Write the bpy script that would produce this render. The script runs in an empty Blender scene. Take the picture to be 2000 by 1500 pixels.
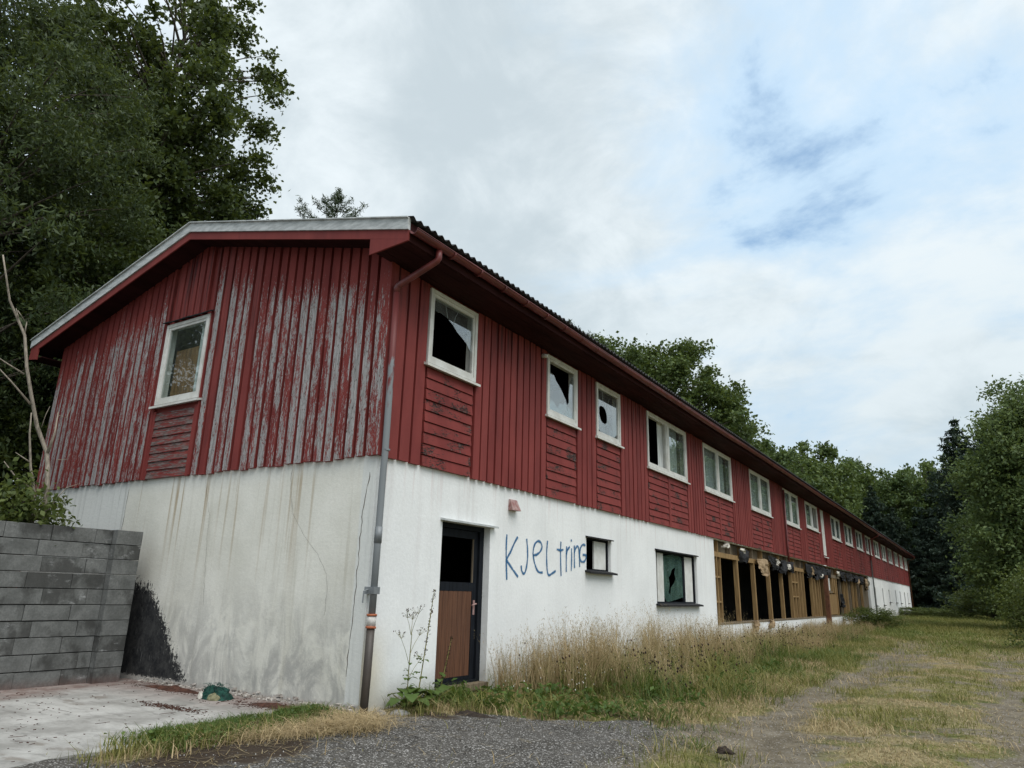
import bpy, math, random
import numpy as np
from mathutils import Matrix, Vector

# ------------------------------------------------------------------ camera, sky, sun, exposure
scn = bpy.context.scene
COL = scn.collection
R = math.radians

cam_d = bpy.data.cameras.new('camera')
cam = bpy.data.objects.new('camera', cam_d)
COL.objects.link(cam)
scn.camera = cam
cam_d.sensor_width = 36.0
cam_d.lens = 36.0 * 1401.43 / 2000.0
cam_d.clip_start = 0.05
cam_d.clip_end = 3000.0
CAM = (6.1136, -6.4741, 1.3218)
_yaw, _pit, _rol = -0.57236, 0.28430, 0.02486
_f = Vector((math.sin(_yaw) * math.cos(_pit), math.cos(_yaw) * math.cos(_pit), math.sin(_pit)))
_r = Vector((math.cos(_yaw), -math.sin(_yaw), 0.0))
_u = _r.cross(_f)
_r2 = _r * math.cos(_rol) + _u * math.sin(_rol)
_u2 = _u * math.cos(_rol) - _r * math.sin(_rol)
cam.matrix_world = Matrix(((_r2.x, _u2.x, -_f.x, CAM[0]), (_r2.y, _u2.y, -_f.y, CAM[1]),
                           (_r2.z, _u2.z, -_f.z, CAM[2]), (0, 0, 0, 1)))

SUN_DIR = Vector((0.55, -0.26, 1.0)).normalized()      # towards the sun, behind thin cloud

world = bpy.data.worlds.new('World')
scn.world = world
world.use_nodes = True
wt = world.node_tree
wt.nodes.clear()


def nd(nt, kind, props=None, **ins):
    n = nt.nodes.new(kind)
    for k, v in (props or {}).items():
        setattr(n, k, v)
    for k, v in ins.items():
        k = int(k[1:]) if k[0] == 'i' and k[1:].isdigit() else k.replace('_', ' ')
        s = n.inputs[k]
        if isinstance(v, bpy.types.NodeSocket):
            nt.links.new(v, s)
        elif v is not None:
            s.default_value = v
    return n


def mth(nt, op, a, b=0.0, clamp=False):
    return nd(nt, 'ShaderNodeMath', {'operation': op, 'use_clamp': clamp}, i0=a, i1=b).outputs[0]


def vmul(nt, v, s):
    return nd(nt, 'ShaderNodeVectorMath', {'operation': 'MULTIPLY'}, i0=v, i1=s).outputs[0]


def vadd(nt, v, s):
    return nd(nt, 'ShaderNodeVectorMath', {'operation': 'ADD'}, i0=v, i1=s).outputs[0]


def noise(nt, v, scale, detail=4.0, rough=0.55, dist=0.0):
    return nd(nt, 'ShaderNodeTexNoise', None, Vector=v, Scale=scale, Detail=detail, Roughness=rough,
              Distortion=dist).outputs[0]


def smooth(nt, v, lo, hi, to0=0.0, to1=1.0):
    n = nd(nt, 'ShaderNodeMapRange', {'interpolation_type': 'SMOOTHSTEP'}, i0=v, i1=lo, i2=hi, i3=to0, i4=to1)
    return n.outputs[0]


def mix(nt, fac, a, b, blend='MIX'):
    n = nt.nodes.new('ShaderNodeMix')
    n.data_type = 'RGBA'
    n.blend_type = blend
    for s, v in ((n.inputs[0], fac), (n.inputs[6], a), (n.inputs[7], b)):
        if isinstance(v, bpy.types.NodeSocket):
            nt.links.new(v, s)
        else:
            s.default_value = (*v, 1.0) if isinstance(v, tuple) and len(v) == 3 else v
    return n.outputs[2]


def xyz(nt, v):
    return nd(nt, 'ShaderNodeSeparateXYZ', None, i0=v).outputs


_dir = nd(wt, 'ShaderNodeTexCoord').outputs['Generated']
_s = xyz(wt, _dir)
_h = mth(wt, 'ADD', mth(wt, 'MAXIMUM', _s[2], 0.0), 0.35)
_cv = nd(wt, 'ShaderNodeCombineXYZ', None, X=mth(wt, 'DIVIDE', _s[0], _h), Y=mth(wt, 'DIVIDE', _s[1], _h), Z=0.0).outputs[0]
_cv = vadd(wt, _cv, (38.43, 11.19, 0.0))
sky = nd(wt, 'ShaderNodeTexSky', {'sky_type': 'NISHITA', 'sun_disc': False, 'dust_density': 0.2, 'ozone_density': 2.0,
                                  'sun_elevation': math.asin(SUN_DIR.z),
                                  'sun_rotation': math.atan2(SUN_DIR.x, SUN_DIR.y)})
_n1 = noise(wt, _cv, 1.5, 10.0, 0.58, 0.35)
_n2 = noise(wt, vadd(wt, _cv, (31.0, 5.0, 0.0)), 1.1, 7.0, 0.56, 0.2)
_n3 = noise(wt, vadd(wt, _cv, (3.0, 55.0, 0.0)), 4.6, 9.0, 0.62, 0.35)
# thick cloud, thin bluish veil, and small clear gaps
_thin = smooth(wt, mth(wt, 'ADD', _n1, mth(wt, 'MULTIPLY', mth(wt, 'SUBTRACT', _n3, 0.5), 0.16)), 0.34, 0.51)
_cover = smooth(wt, mth(wt, 'ADD', _n1, mth(wt, 'MULTIPLY', mth(wt, 'SUBTRACT', _n3, 0.5), 0.36)), 0.245, 0.375, 0.30, 1.0)
_bri = mth(wt, 'ADD', mth(wt, 'MULTIPLY', _n2, 0.58), mth(wt, 'MULTIPLY', _n3, 0.42))
_ccol = mix(wt, smooth(wt, _bri, 0.38, 0.60), (0.49, 0.565, 0.61), (0.735, 0.80, 0.835))
_ccol = mix(wt, _thin, (0.50, 0.66, 0.82), _ccol)
# an overcast sky is brighter overhead than at the horizon
_ccol = mix(wt, smooth(wt, _s[2], 0.05, 0.65), mix(wt, 0.5, _ccol, (0.46, 0.55, 0.59)), _ccol)
_bs = nd(wt, 'ShaderNodeBackground', None, Color=mix(wt, 1.0, sky.outputs[0], (0.75, 1.05, 1.12), 'MULTIPLY'), Strength=0.13)
_bc = nd(wt, 'ShaderNodeBackground', None, Color=_ccol, Strength=1.0)
_ms = nd(wt, 'ShaderNodeMixShader', None, i0=_cover, i1=_bs.outputs[0], i2=_bc.outputs[0])
nd(wt, 'ShaderNodeOutputWorld', None, Surface=_ms.outputs[0])

sun_d = bpy.data.lights.new('sun', 'SUN')
sun_d.energy = 2.25
sun_d.angle = R(50)
sun_d.color = (1.0, 0.97, 0.93)
sun = bpy.data.objects.new('sun', sun_d)
COL.objects.link(sun)
sun.rotation_euler = SUN_DIR.to_track_quat('Z', 'Y').to_euler()
sun.location = (20, -10, 30)

scn.view_settings.view_transform = 'Standard'
scn.view_settings.look = 'None'
scn.view_settings.exposure = 0.30
scn.view_settings.gamma = 1.0
scn.view_settings.use_curve_mapping = False
scn.render.engine = 'CYCLES'
scn.cycles.max_bounces = 8
scn.cycles.transparent_max_bounces = 16
scn.cycles.diffuse_bounces = 3

# ------------------------------------------------------------------ helpers
rng = random.Random(7)
NR = np.random.RandomState(11)


def new_obj(name, data, parent=None, loc=None, rz=None, **tags):
    o = bpy.data.objects.new(name, data)
    COL.objects.link(o)
    if parent is not None:
        o.parent = parent
    if loc is not None:
        o.location = loc
    if rz is not None:
        o.rotation_euler = (0, 0, rz)
    for k, v in tags.items():
        o[k] = v
    return o


def thing(name, label, cat, loc=(0, 0, 0), group=None, rz=0.0):
    o = new_obj(name, None, None, loc, rz, label=label, category=cat)
    o.empty_display_size = 0.2
    if group:
        o['group'] = group
    return o


def fast(name, V, F, mat=None, smooth_=False, mi=None):
    """mesh from arrays; F is an (M,k) array or a list of such arrays"""
    if not isinstance(F, (list, tuple)):
        F = [F]
    F = [np.asarray(f, np.int32) for f in F if len(f)]
    V = np.asarray(V, np.float32)
    me = bpy.data.meshes.new(name)
    me.vertices.add(len(V))
    me.vertices.foreach_set('co', V.ravel())
    nl = sum(f.size for f in F)
    npl = sum(len(f) for f in F)
    me.loops.add(nl)
    me.polygons.add(npl)
    me.loops.foreach_set('vertex_index', np.concatenate([f.ravel() for f in F]))
    tot = np.concatenate([np.full(len(f), f.shape[1], np.int32) for f in F])
    st = np.concatenate([[0], np.cumsum(tot)[:-1]]).astype(np.int32)
    me.polygons.foreach_set('loop_start', st)
    me.polygons.foreach_set('loop_total', tot)
    if smooth_:
        me.polygons.foreach_set('use_smooth', np.ones(npl, bool))
    if mi is not None:
        me.polygons.foreach_set('material_index', np.asarray(mi, np.int32))
    me.update(calc_edges=True)
    for m in (mat if isinstance(mat, (list, tuple)) else [mat]):
        if m is not None:
            me.materials.append(m)
    return me


class MB:
    def __init__(self):
        self.v = []
        self.f = []

    def box(self, x0, x1, y0, y1, z0, z1):
        b = len(self.v)
        self.v += [(x0, y0, z0), (x1, y0, z0), (x1, y1, z0), (x0, y1, z0), (x0, y0, z1), (x1, y0, z1), (x1, y1, z1), (x0, y1, z1)]
        self.f += [(b, b + 3, b + 2, b + 1), (b + 4, b + 5, b + 6, b + 7), (b, b + 1, b + 5, b + 4), (b + 1, b + 2, b + 6, b + 5),
                   (b + 2, b + 3, b + 7, b + 6), (b + 3, b, b + 4, b + 7)]
        return self

    def hexa(self, p):          # 8 corners, order as box
        b = len(self.v)
        self.v += [tuple(q) for q in p]
        self.f += [(b, b + 3, b + 2, b + 1), (b + 4, b + 5, b + 6, b + 7), (b, b + 1, b + 5, b + 4), (b + 1, b + 2, b + 6, b + 5),
                   (b + 2, b + 3, b + 7, b + 6), (b + 3, b, b + 4, b + 7)]
        return self

    def prism(self, poly, axis, a, c):
        """extrude a 2-D polygon along an axis from a to c"""
        b = len(self.v)
        n = len(poly)
        for t in (a, c):
            for (p, q) in poly:
                self.v.append({0: (t, p, q), 1: (p, t, q), 2: (p, q, t)}[axis])
        self.f.append(tuple(range(b, b + n)))
        self.f.append(tuple(range(b + 2 * n - 1, b + n - 1, -1)))
        for i in range(n):
            j = (i + 1) % n
            self.f.append((b + i, b + n + i, b + n + j, b + j))
        return self

    def tube(self, pts, rad, n=8, cap=True, arc=None):
        pts = [Vector(p) for p in pts]
        if not isinstance(rad, (list, tuple)):
            rad = [rad] * len(pts)
        b = len(self.v)
        ref = None
        for i, p in enumerate(pts):
            t = (pts[min(i + 1, len(pts) - 1)] - pts[max(i - 1, 0)]).normalized()
            if ref is None:
                ref = Vector((0, 0, 1)) if abs(t.z) < 0.9 else Vector((1, 0, 0))
            a = (ref - t * ref.dot(t)).normalized()
            ref = a
            c = t.cross(a)
            for k in range(n):
                an = 2 * math.pi * k / n
                self.v.append(tuple(p + (a * math.cos(an) + c * math.sin(an)) * rad[i]))
        for i in range(len(pts) - 1):
            for k in range(n):
                k2 = (k + 1) % n
                self.f.append((b + i * n + k, b + i * n + k2, b + (i + 1) * n + k2, b + (i + 1) * n + k))
        if cap:
            self.f.append(tuple(range(b + n - 1, b - 1, -1)))
            e = b + (len(pts) - 1) * n
            self.f.append(tuple(range(e, e + n)))
        return self

    def mesh(self, name, mat, smooth_=False):
        me = bpy.data.meshes.new(name)
        me.from_pydata(self.v, [], self.f)
        if smooth_:
            me.polygons.foreach_set('use_smooth', [True] * len(me.polygons))
        me.update()
        for m in (mat if isinstance(mat, (list, tuple)) else [mat]):
            me.materials.append(m)
        return me

    def obj(self, name, mat, parent=None, smooth_=False, **k):
        return new_obj(name, self.mesh(name, mat, smooth_), parent, **k)


def vnoise(x, y, seed=0):
    xi = np.floor(x).astype(np.int64)
    yi = np.floor(y).astype(np.int64)
    fx = x - xi
    fy = y - yi
    fx = fx * fx * (3 - 2 * fx)
    fy = fy * fy * (3 - 2 * fy)

    def h(a, b):
        n = (a * 374761393 + b * 668265263 + seed * 974711) & 0x7fffffff
        n = ((n ^ (n >> 13)) * 1274126177) & 0x7fffffff
        return ((n ^ (n >> 16)) & 0xffff) / 65535.0
    return (h(xi, yi) * (1 - fx) + h(xi + 1, yi) * fx) * (1 - fy) + (h(xi, yi + 1) * (1 - fx) + h(xi + 1, yi + 1) * fx) * fy


def fbm(x, y, seed=0, o=4):
    x = np.asarray(x, float)
    y = np.asarray(y, float)
    s = 0
    a = 0.5
    t = 0
    for i in range(o):
        s = s + a * vnoise(x, y, seed + i * 17)
        t += a
        x = x * 2.03 + 11.3
        y = y * 2.03 + 5.7
        a *= 0.5
    return s / t


def sm(v, lo, hi):
    t = np.clip((np.asarray(v, float) - lo) / (hi - lo), 0, 1)
    return t * t * (3 - 2 * t)


# ------------------------------------------------------------------ materials
def material(name):
    m = bpy.data.materials.new(name)
    m.use_nodes = True
    nt = m.node_tree
    nt.nodes.clear()
    out = nd(nt, 'ShaderNodeOutputMaterial')
    return m, nt, out


def finish(nt, out, col, rough=0.7, bump=None, bs=0.3, bd=0.01, spec=0.3, metal=0.0):
    p = nd(nt, 'ShaderNodeBsdfPrincipled', None, Metallic=metal)
    for k, v in (('Base Color', col), ('Roughness', rough), ('Specular IOR Level', spec)):
        if isinstance(v, bpy.types.NodeSocket):
            nt.links.new(v, p.inputs[k])
        else:
            p.inputs[k].default_value = (*v, 1.0) if isinstance(v, tuple) else v
    if bump is not None:
        b = nd(nt, 'ShaderNodeBump', None, Strength=bs, Distance=bd, Height=bump)
        nt.links.new(b.outputs[0], p.inputs['Normal'])
    nt.links.new(p.outputs[0], out.inputs[0])
    return p


def geo(nt):
    return nd(nt, 'ShaderNodeNewGeometry').outputs


def simple(name, col, var=0.25, scale=6.0, rough=0.7, stretch=(1, 1, 1), bump=0.2, bd=0.004, spec=0.3, metal=0.0, col2=None, detail=5.0):
    m, nt, out = material(name)
    v = vmul(nt, geo(nt)['Position'], stretch)
    n = noise(nt, v, scale, detail, 0.6)
    d = col2 or tuple(c * (1 - var) for c in col)
    b = tuple(min(1, c * (1 + var)) for c in col) if col2 is None else col
    c = mix(nt, smooth(nt, n, 0.3, 0.7), d, b)
    finish(nt, out, c, rough, noise(nt, v, scale * 4, 4.0, 0.6), bump, bd, spec, metal)
    return m


RED = (0.205, 0.024, 0.022)


def red_paint(name, kind):
    m, nt, out = material(name)
    P = geo(nt)['Position']
    s = xyz(nt, P)
    rnd = nd(nt, 'ShaderNodeObjectInfo').outputs['Random']
    fade = noise(nt, vmul(nt, P, (1, 1, 0.35)), 2.2, 5.0, 0.6)
    red = mix(nt, smooth(nt, fade, 0.3, 0.7), (0.150, 0.024, 0.022), (0.222, 0.041, 0.036))
    red = mix(nt, mth(nt, 'MULTIPLY', rnd, 0.35), red, (0.26, 0.055, 0.048))
    dirt_ = noise(nt, vmul(nt, P, (3, 3, 0.5)), 1.7, 6.0, 0.65)
    red = mix(nt, smooth(nt, dirt_, 0.50, 0.78, 0.0, 0.55), red, (0.095, 0.022, 0.022))
    grain = noise(nt, vmul(nt, P, (34, 34, 1.6)), 3.0, 6.0, 0.72)
    wood = mix(nt, smooth(nt, grain, 0.35, 0.68), (0.19, 0.178, 0.175), (0.47, 0.455, 0.45))
    if kind == 'gable':
        v = vadd(nt, vmul(nt, P, (1, 0, 1)), nd(nt, 'ShaderNodeCombineXYZ', None, Y=mth(nt, 'MULTIPLY', rnd, 40.0)).outputs[0])
        a = noise(nt, vmul(nt, v, (9, 1, 1.1)), 1.0, 3.0, 0.55)
        b = noise(nt, vmul(nt, v, (46, 1, 6.5)), 1.0, 6.0, 0.72, 0.6)
        c = noise(nt, vmul(nt, v, (120, 1, 22)), 1.0, 4.0, 0.65, 0.5)
        k = mth(nt, 'ADD', mth(nt, 'MULTIPLY', a, 0.30), mth(nt, 'ADD', mth(nt, 'MULTIPLY', b, 0.40), mth(nt, 'MULTIPLY', c, 0.30)))
        line = mth(nt, 'SUBTRACT', 6.75, mth(nt, 'MULTIPLY', mth(nt, 'ABSOLUTE', mth(nt, 'ADD', s[0], 4.12)), 0.26))
        d = smooth(nt, mth(nt, 'SUBTRACT', line, s[2]), 0.0, 1.0, 0.13, 0.0)
        br = smooth(nt, rnd, 0.0, 1.0, 0.055, -0.004)
        # the boards farthest from the corner keep more of their paint
        lf = smooth(nt, s[0], -8.6, -4.8, 0.03, 0.0)
        th = mth(nt, 'ADD', mth(nt, 'ADD', mth(nt, 'ADD', d, br), lf), 0.450)
        peel = smooth(nt, mth(nt, 'SUBTRACT', k, th), 0.0, 0.012)
        # only the weathered outer face of a board has lost its paint
        face = smooth(nt, mth(nt, 'ABSOLUTE', xyz(nt, geo(nt)['True Normal'])[1]), 0.5, 0.9)
        peel = mth(nt, 'MULTIPLY', peel, face)
        kn = noise(nt, vmul(nt, v, (60, 1, 18)), 1.0, 2.0, 0.5)
        wood = mix(nt, smooth(nt, kn, 0.62, 0.68), wood, (0.06, 0.05, 0.045))
        col = mix(nt, peel, red, wood)
        hgt = mth(nt, 'ADD', mth(nt, 'MULTIPLY', peel, -0.7), mth(nt, 'MULTIPLY', grain, 0.35))
        finish(nt, out, col, 0.78, hgt, 0.5, 0.004, 0.25)
    elif kind == 'worn':            # horizontal boards below the gable window
        v = vadd(nt, vmul(nt, P, (2.0, 2.0, 22)), nd(nt, 'ShaderNodeCombineXYZ', None, Z=mth(nt, 'MULTIPLY', rnd, 30.0)).outputs[0])
        a = noise(nt, v, 1.6, 6.0, 0.66)
        peel = smooth(nt, a, 0.42, 0.56)
        wd = mix(nt, smooth(nt, noise(nt, v, 6.0, 4.0), 0.35, 0.65), (0.07, 0.06, 0.055), (0.21, 0.19, 0.18))
        col = mix(nt, mth(nt, 'MULTIPLY', peel, 0.9), red, wd)
        finish(nt, out, col, 0.8, mth(nt, 'MULTIPLY', peel, -1.0), 0.4, 0.004, 0.2)
    elif kind == 'chipped':         # horizontal boards on the long side
        v = vmul(nt, P, (1, 1, 1))
        v = vadd(nt, v, nd(nt, 'ShaderNodeCombineXYZ', None, X=mth(nt, 'MULTIPLY', rnd, 30.0)).outputs[0])
        a = noise(nt, vmul(nt, v, (1, 2.2, 3.0)), 1.0, 2.0, 0.5)
        b = noise(nt, vmul(nt, v, (1, 17, 60)), 1.0, 5.0, 0.65, 0.6)
        k = mth(nt, 'ADD', mth(nt, 'MULTIPLY', a, 0.5), mth(nt, 'MULTIPLY', b, 0.5))
        chip = smooth(nt, k, 0.562, 0.575)
        wd = mix(nt, smooth(nt, noise(nt, v, 30.0, 3.0), 0.5, 0.7), (0.022, 0.014, 0.012), (0.16, 0.13, 0.115))
        col = mix(nt, chip, red, wd)
        finish(nt, out, col, 0.72, mth(nt, 'MULTIPLY', chip, -1.0), 0.5, 0.004, 0.25)
    elif kind == 'trim':
        b = noise(nt, vmul(nt, P, (9, 40, 30)), 1.0, 5.0, 0.65, 0.3)
        finish(nt, out, mix(nt, smooth(nt, b, 0.70, 0.72), red, (0.10, 0.07, 0.065)), 0.7, grain, 0.2, 0.003, 0.28)
    else:
        b = noise(nt, vmul(nt, P, (40, 40, 5)), 1.0, 5.0, 0.65, 0.3)
        chip = smooth(nt, b, 0.735, 0.75)
        col = mix(nt, chip, red, (0.06, 0.03, 0.026))
        # dark drips near the top, with the eave's shade painted into them
        st = noise(nt, vmul(nt, P, (16, 16, 0.7)), 1.0, 4.0, 0.6)
        dr = mth(nt, 'MULTIPLY', smooth(nt, st, 0.46, 0.66), smooth(nt, s[2], 4.3, 5.45, 0.0, 0.9))
        col = mix(nt, dr, col, (0.045, 0.012, 0.012))
        finish(nt, out, col, 0.68, grain, 0.25, 0.003, 0.28)
    return m


def plaster(name, gable):
    m, nt, out = material(name)
    P = geo(nt)['Position']
    s = xyz(nt, P)
    big = noise(nt, P, 0.9, 6.0, 0.6)
    fine = noise(nt, P, 22.0, 5.0, 0.65)
    if gable:
        base = mix(nt, smooth(nt, big, 0.3, 0.7), (0.66, 0.645, 0.575), (0.80, 0.785, 0.72))
        # vertical run-off
        v = vmul(nt, P, (4.5, 1, 0.22))
        st = noise(nt, v, 1.6, 6.0, 0.62, 0.3)
        base = mix(nt, smooth(nt, st, 0.52, 0.76, 0.0, 0.42), base, (0.42, 0.39, 0.31))
        # rust runs from below the cladding
        ru = noise(nt, vmul(nt, P, (5.2, 1, 0.10)), 1.3, 4.0, 0.6, 0.2)
        zz = smooth(nt, s[2], 0.9, 2.95)
        xx = mth(nt, 'MULTIPLY', smooth(nt, s[0], -5.4, -4.9), smooth(nt, s[0], -1.6, -0.6, 1.0, 0.12))
        rm = mth(nt, 'MULTIPLY', mth(nt, 'MULTIPLY', smooth(nt, ru, 0.545, 0.66), zz), xx)
        base = mix(nt, mth(nt, 'MULTIPLY', rm, 0.72), base, (0.30, 0.19, 0.07))
        # damp grey patches low down
        lo = noise(nt, vmul(nt, P, (1.6, 1, 0.9)), 1.5, 8.0, 0.68, 0.8)
        lm = mth(nt, 'MULTIPLY', smooth(nt, lo, 0.40, 0.62), smooth(nt, s[2], 0.15, 1.75, 1.0, 0.0))
        base = mix(nt, mth(nt, 'MULTIPLY', lm, 0.68), base, (0.27, 0.268, 0.262))
        # cleaner white strip at the corner, on the left bay and below the cladding
        cl = mth(nt, 'MAXIMUM', smooth(nt, s[0], -0.24, -0.21), smooth(nt, s[0], -5.36, -5.40))
        cl = mth(nt, 'MAXIMUM', cl, mth(nt, 'MULTIPLY', smooth(nt, mth(nt, 'ADD', s[2], mth(nt, 'MULTIPLY', big, 0.1)), 2.70, 2.90), 0.45))
        wh = mix(nt, smooth(nt, st, 0.48, 0.72, 0, 0.65), (0.70, 0.71, 0.69), (0.33, 0.34, 0.33))
        base = mix(nt, mth(nt, 'MULTIPLY', cl, 0.85), base, wh)
        # tar, ragged against the whitewash
        rag = noise(nt, vmul(nt, P, (3.5, 1, 2.5)), 1.0, 3.0, 0.6)
        rg2 = noise(nt, vmul(nt, P, (20, 1, 17)), 1.0, 8.0, 0.80)
        ln = mth(nt, 'SUBTRACT', mth(nt, 'SUBTRACT', 1.24, mth(nt, 'MULTIPLY', mth(nt, 'MAXIMUM', mth(nt, 'ADD', s[0], 4.42), 0.0), 0.97)), s[2])
        ln = mth(nt, 'ADD', ln, mth(nt, 'MULTIPLY', smooth(nt, s[2], 0.1, 0.9), 0.12))
        ln = mth(nt, 'ADD', ln, mth(nt, 'MULTIPLY', mth(nt, 'SUBTRACT', rag, 0.5), 0.30))
        tm = smooth(nt, mth(nt, 'ADD', ln, mth(nt, 'MULTIPLY', mth(nt, 'SUBTRACT', rg2, 0.5), 1.25)), 0.0, 0.03)
        scr = noise(nt, vmul(nt, P, (30, 1, 4)), 1.0, 6.0, 0.7)
        tar = mix(nt, smooth(nt, noise(nt, P, 5.0, 6.0, 0.7), 0.35, 0.7), (0.010, 0.011, 0.014), (0.050, 0.050, 0.050))
        tar = mix(nt, smooth(nt, scr, 0.60, 0.70), tar, (0.22, 0.22, 0.215))
        base = mix(nt, tm, base, tar)
        # flaking foot of the wall
        ft = smooth(nt, mth(nt, 'ADD', s[2], mth(nt, 'MULTIPLY', fine, 0.16)), 0.13, 0.17, 1.0, 0.0)
        base = mix(nt, ft, base, mix(nt, fine, (0.30, 0.27, 0.24), (0.62, 0.60, 0.57)))
    else:
        base = mix(nt, smooth(nt, big, 0.3, 0.7), (0.78, 0.79, 0.785), (0.87, 0.878, 0.872))
        st = noise(nt, vmul(nt, P, (1, 3.8, 0.16)), 1.5, 6.0, 0.62, 0.2)
        mask = mth(nt, 'MULTIPLY', smooth(nt, st, 0.50, 0.75), smooth(nt, s[2], 1.0, 2.95, 0.25, 0.8))
        base = mix(nt, mth(nt, 'MULTIPLY', mask, 0.36), base, (0.50, 0.45, 0.43))
        pk = mth(nt, 'MULTIPLY', smooth(nt, noise(nt, vmul(nt, P, (1, 9, 0.25)), 1.0, 3.0), 0.55, 0.8), smooth(nt, s[2], 2.2, 2.97, 0.0, 0.5))
        base = mix(nt, pk, base, (0.46, 0.25, 0.22))
        yl = mth(nt, 'MULTIPLY', smooth(nt, s[1], 0.55, 0.05), smooth(nt, s[2], 1.1, 0.4, 0, 1))
        base = mix(nt, mth(nt, 'MULTIPLY', yl, 0.6), base, (0.52, 0.42, 0.22))
        dt = mth(nt, 'MULTIPLY', smooth(nt, mth(nt, 'ADD', s[2], mth(nt, 'MULTIPLY', big, 0.5)), 0.75, 0.3), 0.55)
        base = mix(nt, dt, base, (0.40, 0.39, 0.34))
        fl = smooth(nt, noise(nt, vmul(nt, P, (1, 7, 5)), 1.4, 6.0, 0.7), 0.70, 0.72)
        base = mix(nt, mth(nt, 'MULTIPLY', fl, 0.5), base, (0.42, 0.41, 0.39))
    base = mix(nt, smooth(nt, fine, 0.25, 0.75, 0.0, 0.10), base, (0.25, 0.25, 0.24))
    finish(nt, out, base, 0.9, mth(nt, 'ADD', fine, mth(nt, 'MULTIPLY', big, 1.5)), 0.35, 0.012, 0.15)
    return m


M = {}
M['red'] = red_paint('red_paint', 'plain')
M['gable'] = red_paint('peeling_red_paint', 'gable')
M['trim'] = red_paint('red_trim_paint', 'trim')
M['worn'] = red_paint('worn_red_paint', 'worn')
M['chipped'] = red_paint('chipped_red_paint', 'chipped')
M['plaster'] = plaster('white_plaster', False)
M['plaster_gable'] = plaster('stained_plaster', True)
M['white'] = simple('white_paint', (0.72, 0.72, 0.69), 0.3, 5.0, 0.6, (1, 1, 1), 0.3, col2=(0.58, 0.57, 0.53))
M['fascia'] = simple('weathered_white_board', (0.60, 0.62, 0.62), 0.3, 5.0, 0.75, (1.2, 1, 4), 0.4, col2=(0.38, 0.40, 0.40))
M['dark'] = simple('shade_dark_interior', (0.028, 0.026, 0.024), 0.4, 2.0, 0.95, spec=0.1)  # near-black base colour carries the darkness of the unlit rooms
M['intwood'] = simple('brown_interior_board', (0.24, 0.115, 0.042), 0.4, 5.0, 0.7, (9, 9, 0.7))
M['timber'] = simple('raw_timber', (0.36, 0.235, 0.105), 0.3, 3.0, 0.75, (12, 12, 0.6), 0.3, col2=(0.19, 0.115, 0.05))
M['timber_grey'] = simple('greyed_timber', (0.24, 0.19, 0.13), 0.3, 3.0, 0.8, (12, 12, 0.6), 0.3, col2=(0.10, 0.075, 0.05))
M['roof'] = simple('dark_fibre_cement', (0.040, 0.041, 0.043), 0.35, 3.0, 0.9, spec=0.2)
M['soffit'] = simple('shaded_red_soffit', (0.032, 0.010, 0.010), 0.3, 2.0, 0.85, (2, 0.4, 2), spec=0.1)  # shade under the overhang is put into this base colour
M['gutter'] = simple('red_gutter_metal', (0.125, 0.026, 0.025), 0.3, 4.0, 0.42, (2, 0.7, 2), 0.1, spec=0.5)
M['zinc'] = simple('galvanised_pipe', (0.21, 0.225, 0.235), 0.25, 7.0, 0.5, (1, 1, 0.5), 0.15, spec=0.4, metal=0.2)
M['brownpipe'] = simple('brown_plastic_pipe', (0.055, 0.045, 0.038), 0.25, 5.0, 0.5, (1, 1, 0.5), 0.1, spec=0.4)
M['rust'] = simple('rusty_steel', (0.13, 0.055, 0.030), 0.4, 9.0, 0.85, (1, 1, 0.6), 0.4)
M['orange'] = simple('orange_collar', (0.42, 0.13, 0.06), 0.3, 9.0, 0.6)
M['collar'] = simple('pale_collar', (0.58, 0.56, 0.53), 0.3, 16.0, 0.6)
M['doorframe'] = simple('black_blue_paint', (0.009, 0.011, 0.015), 0.4, 6.0, 0.65, (6, 6, 0.6), 0.2, spec=0.15)
M['doorwood'] = simple('brown_stained_planks', (0.145, 0.066, 0.036), 0.3, 4.0, 0.6, (14, 14, 0.5), 0.3, col2=(0.08, 0.036, 0.021))
M['tarpaper'] = simple('black_tar_paper', (0.018, 0.018, 0.02), 0.4, 8.0, 0.8)
M['cardboard'] = simple('brown_paper', (0.42, 0.31, 0.19), 0.3, 8.0, 0.8, col2=(0.25, 0.17, 0.10))
M['palepaper'] = simple('pale_paper', (0.55, 0.52, 0.46), 0.3, 8.0, 0.8)
M['curtain'] = simple('grey_curtain', (0.60, 0.62, 0.61), 0.2, 3.0, 0.9, (6, 6, 0.5))
M['crack'] = simple('crack_dark', (0.095, 0.075, 0.058), 0.5, 20.0, 0.95)
M['bark'] = simple('grey_brown_bark', (0.105, 0.088, 0.07), 0.4, 4.0, 0.9, (6, 6, 1.0), 0.5, 0.02)
M['deadwood'] = simple('bleached_dead_wood', (0.27, 0.235, 0.19), 0.35, 8.0, 0.85, (6, 6, 1.2), 0.4)
M['stone'] = simple('grey_stone', (0.20, 0.20, 0.195), 0.35, 9.0, 0.85, bump=0.4)
M['soil'] = simple('dark_soil', (0.035, 0.026, 0.02), 0.5, 14.0, 0.95, bump=0.6, bd=0.02)
M['rustsoil'] = simple('rust_red_litter', (0.070, 0.031, 0.021), 0.5, 18.0, 0.95, bump=0.6, bd=0.02)
M['crackline'] = simple('glass_edge', (0.55, 0.60, 0.60), 0.2, 9.0, 0.3)
M['crust'] = simple('crumbled_plaster', (0.56, 0.53, 0.49), 0.3, 20.0, 0.9, col2=(0.24, 0.20, 0.17))
M['litter'] = simple('brown_litter', (0.10, 0.068, 0.042), 0.5, 18.0, 0.95, bump=0.6, bd=0.02)
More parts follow.
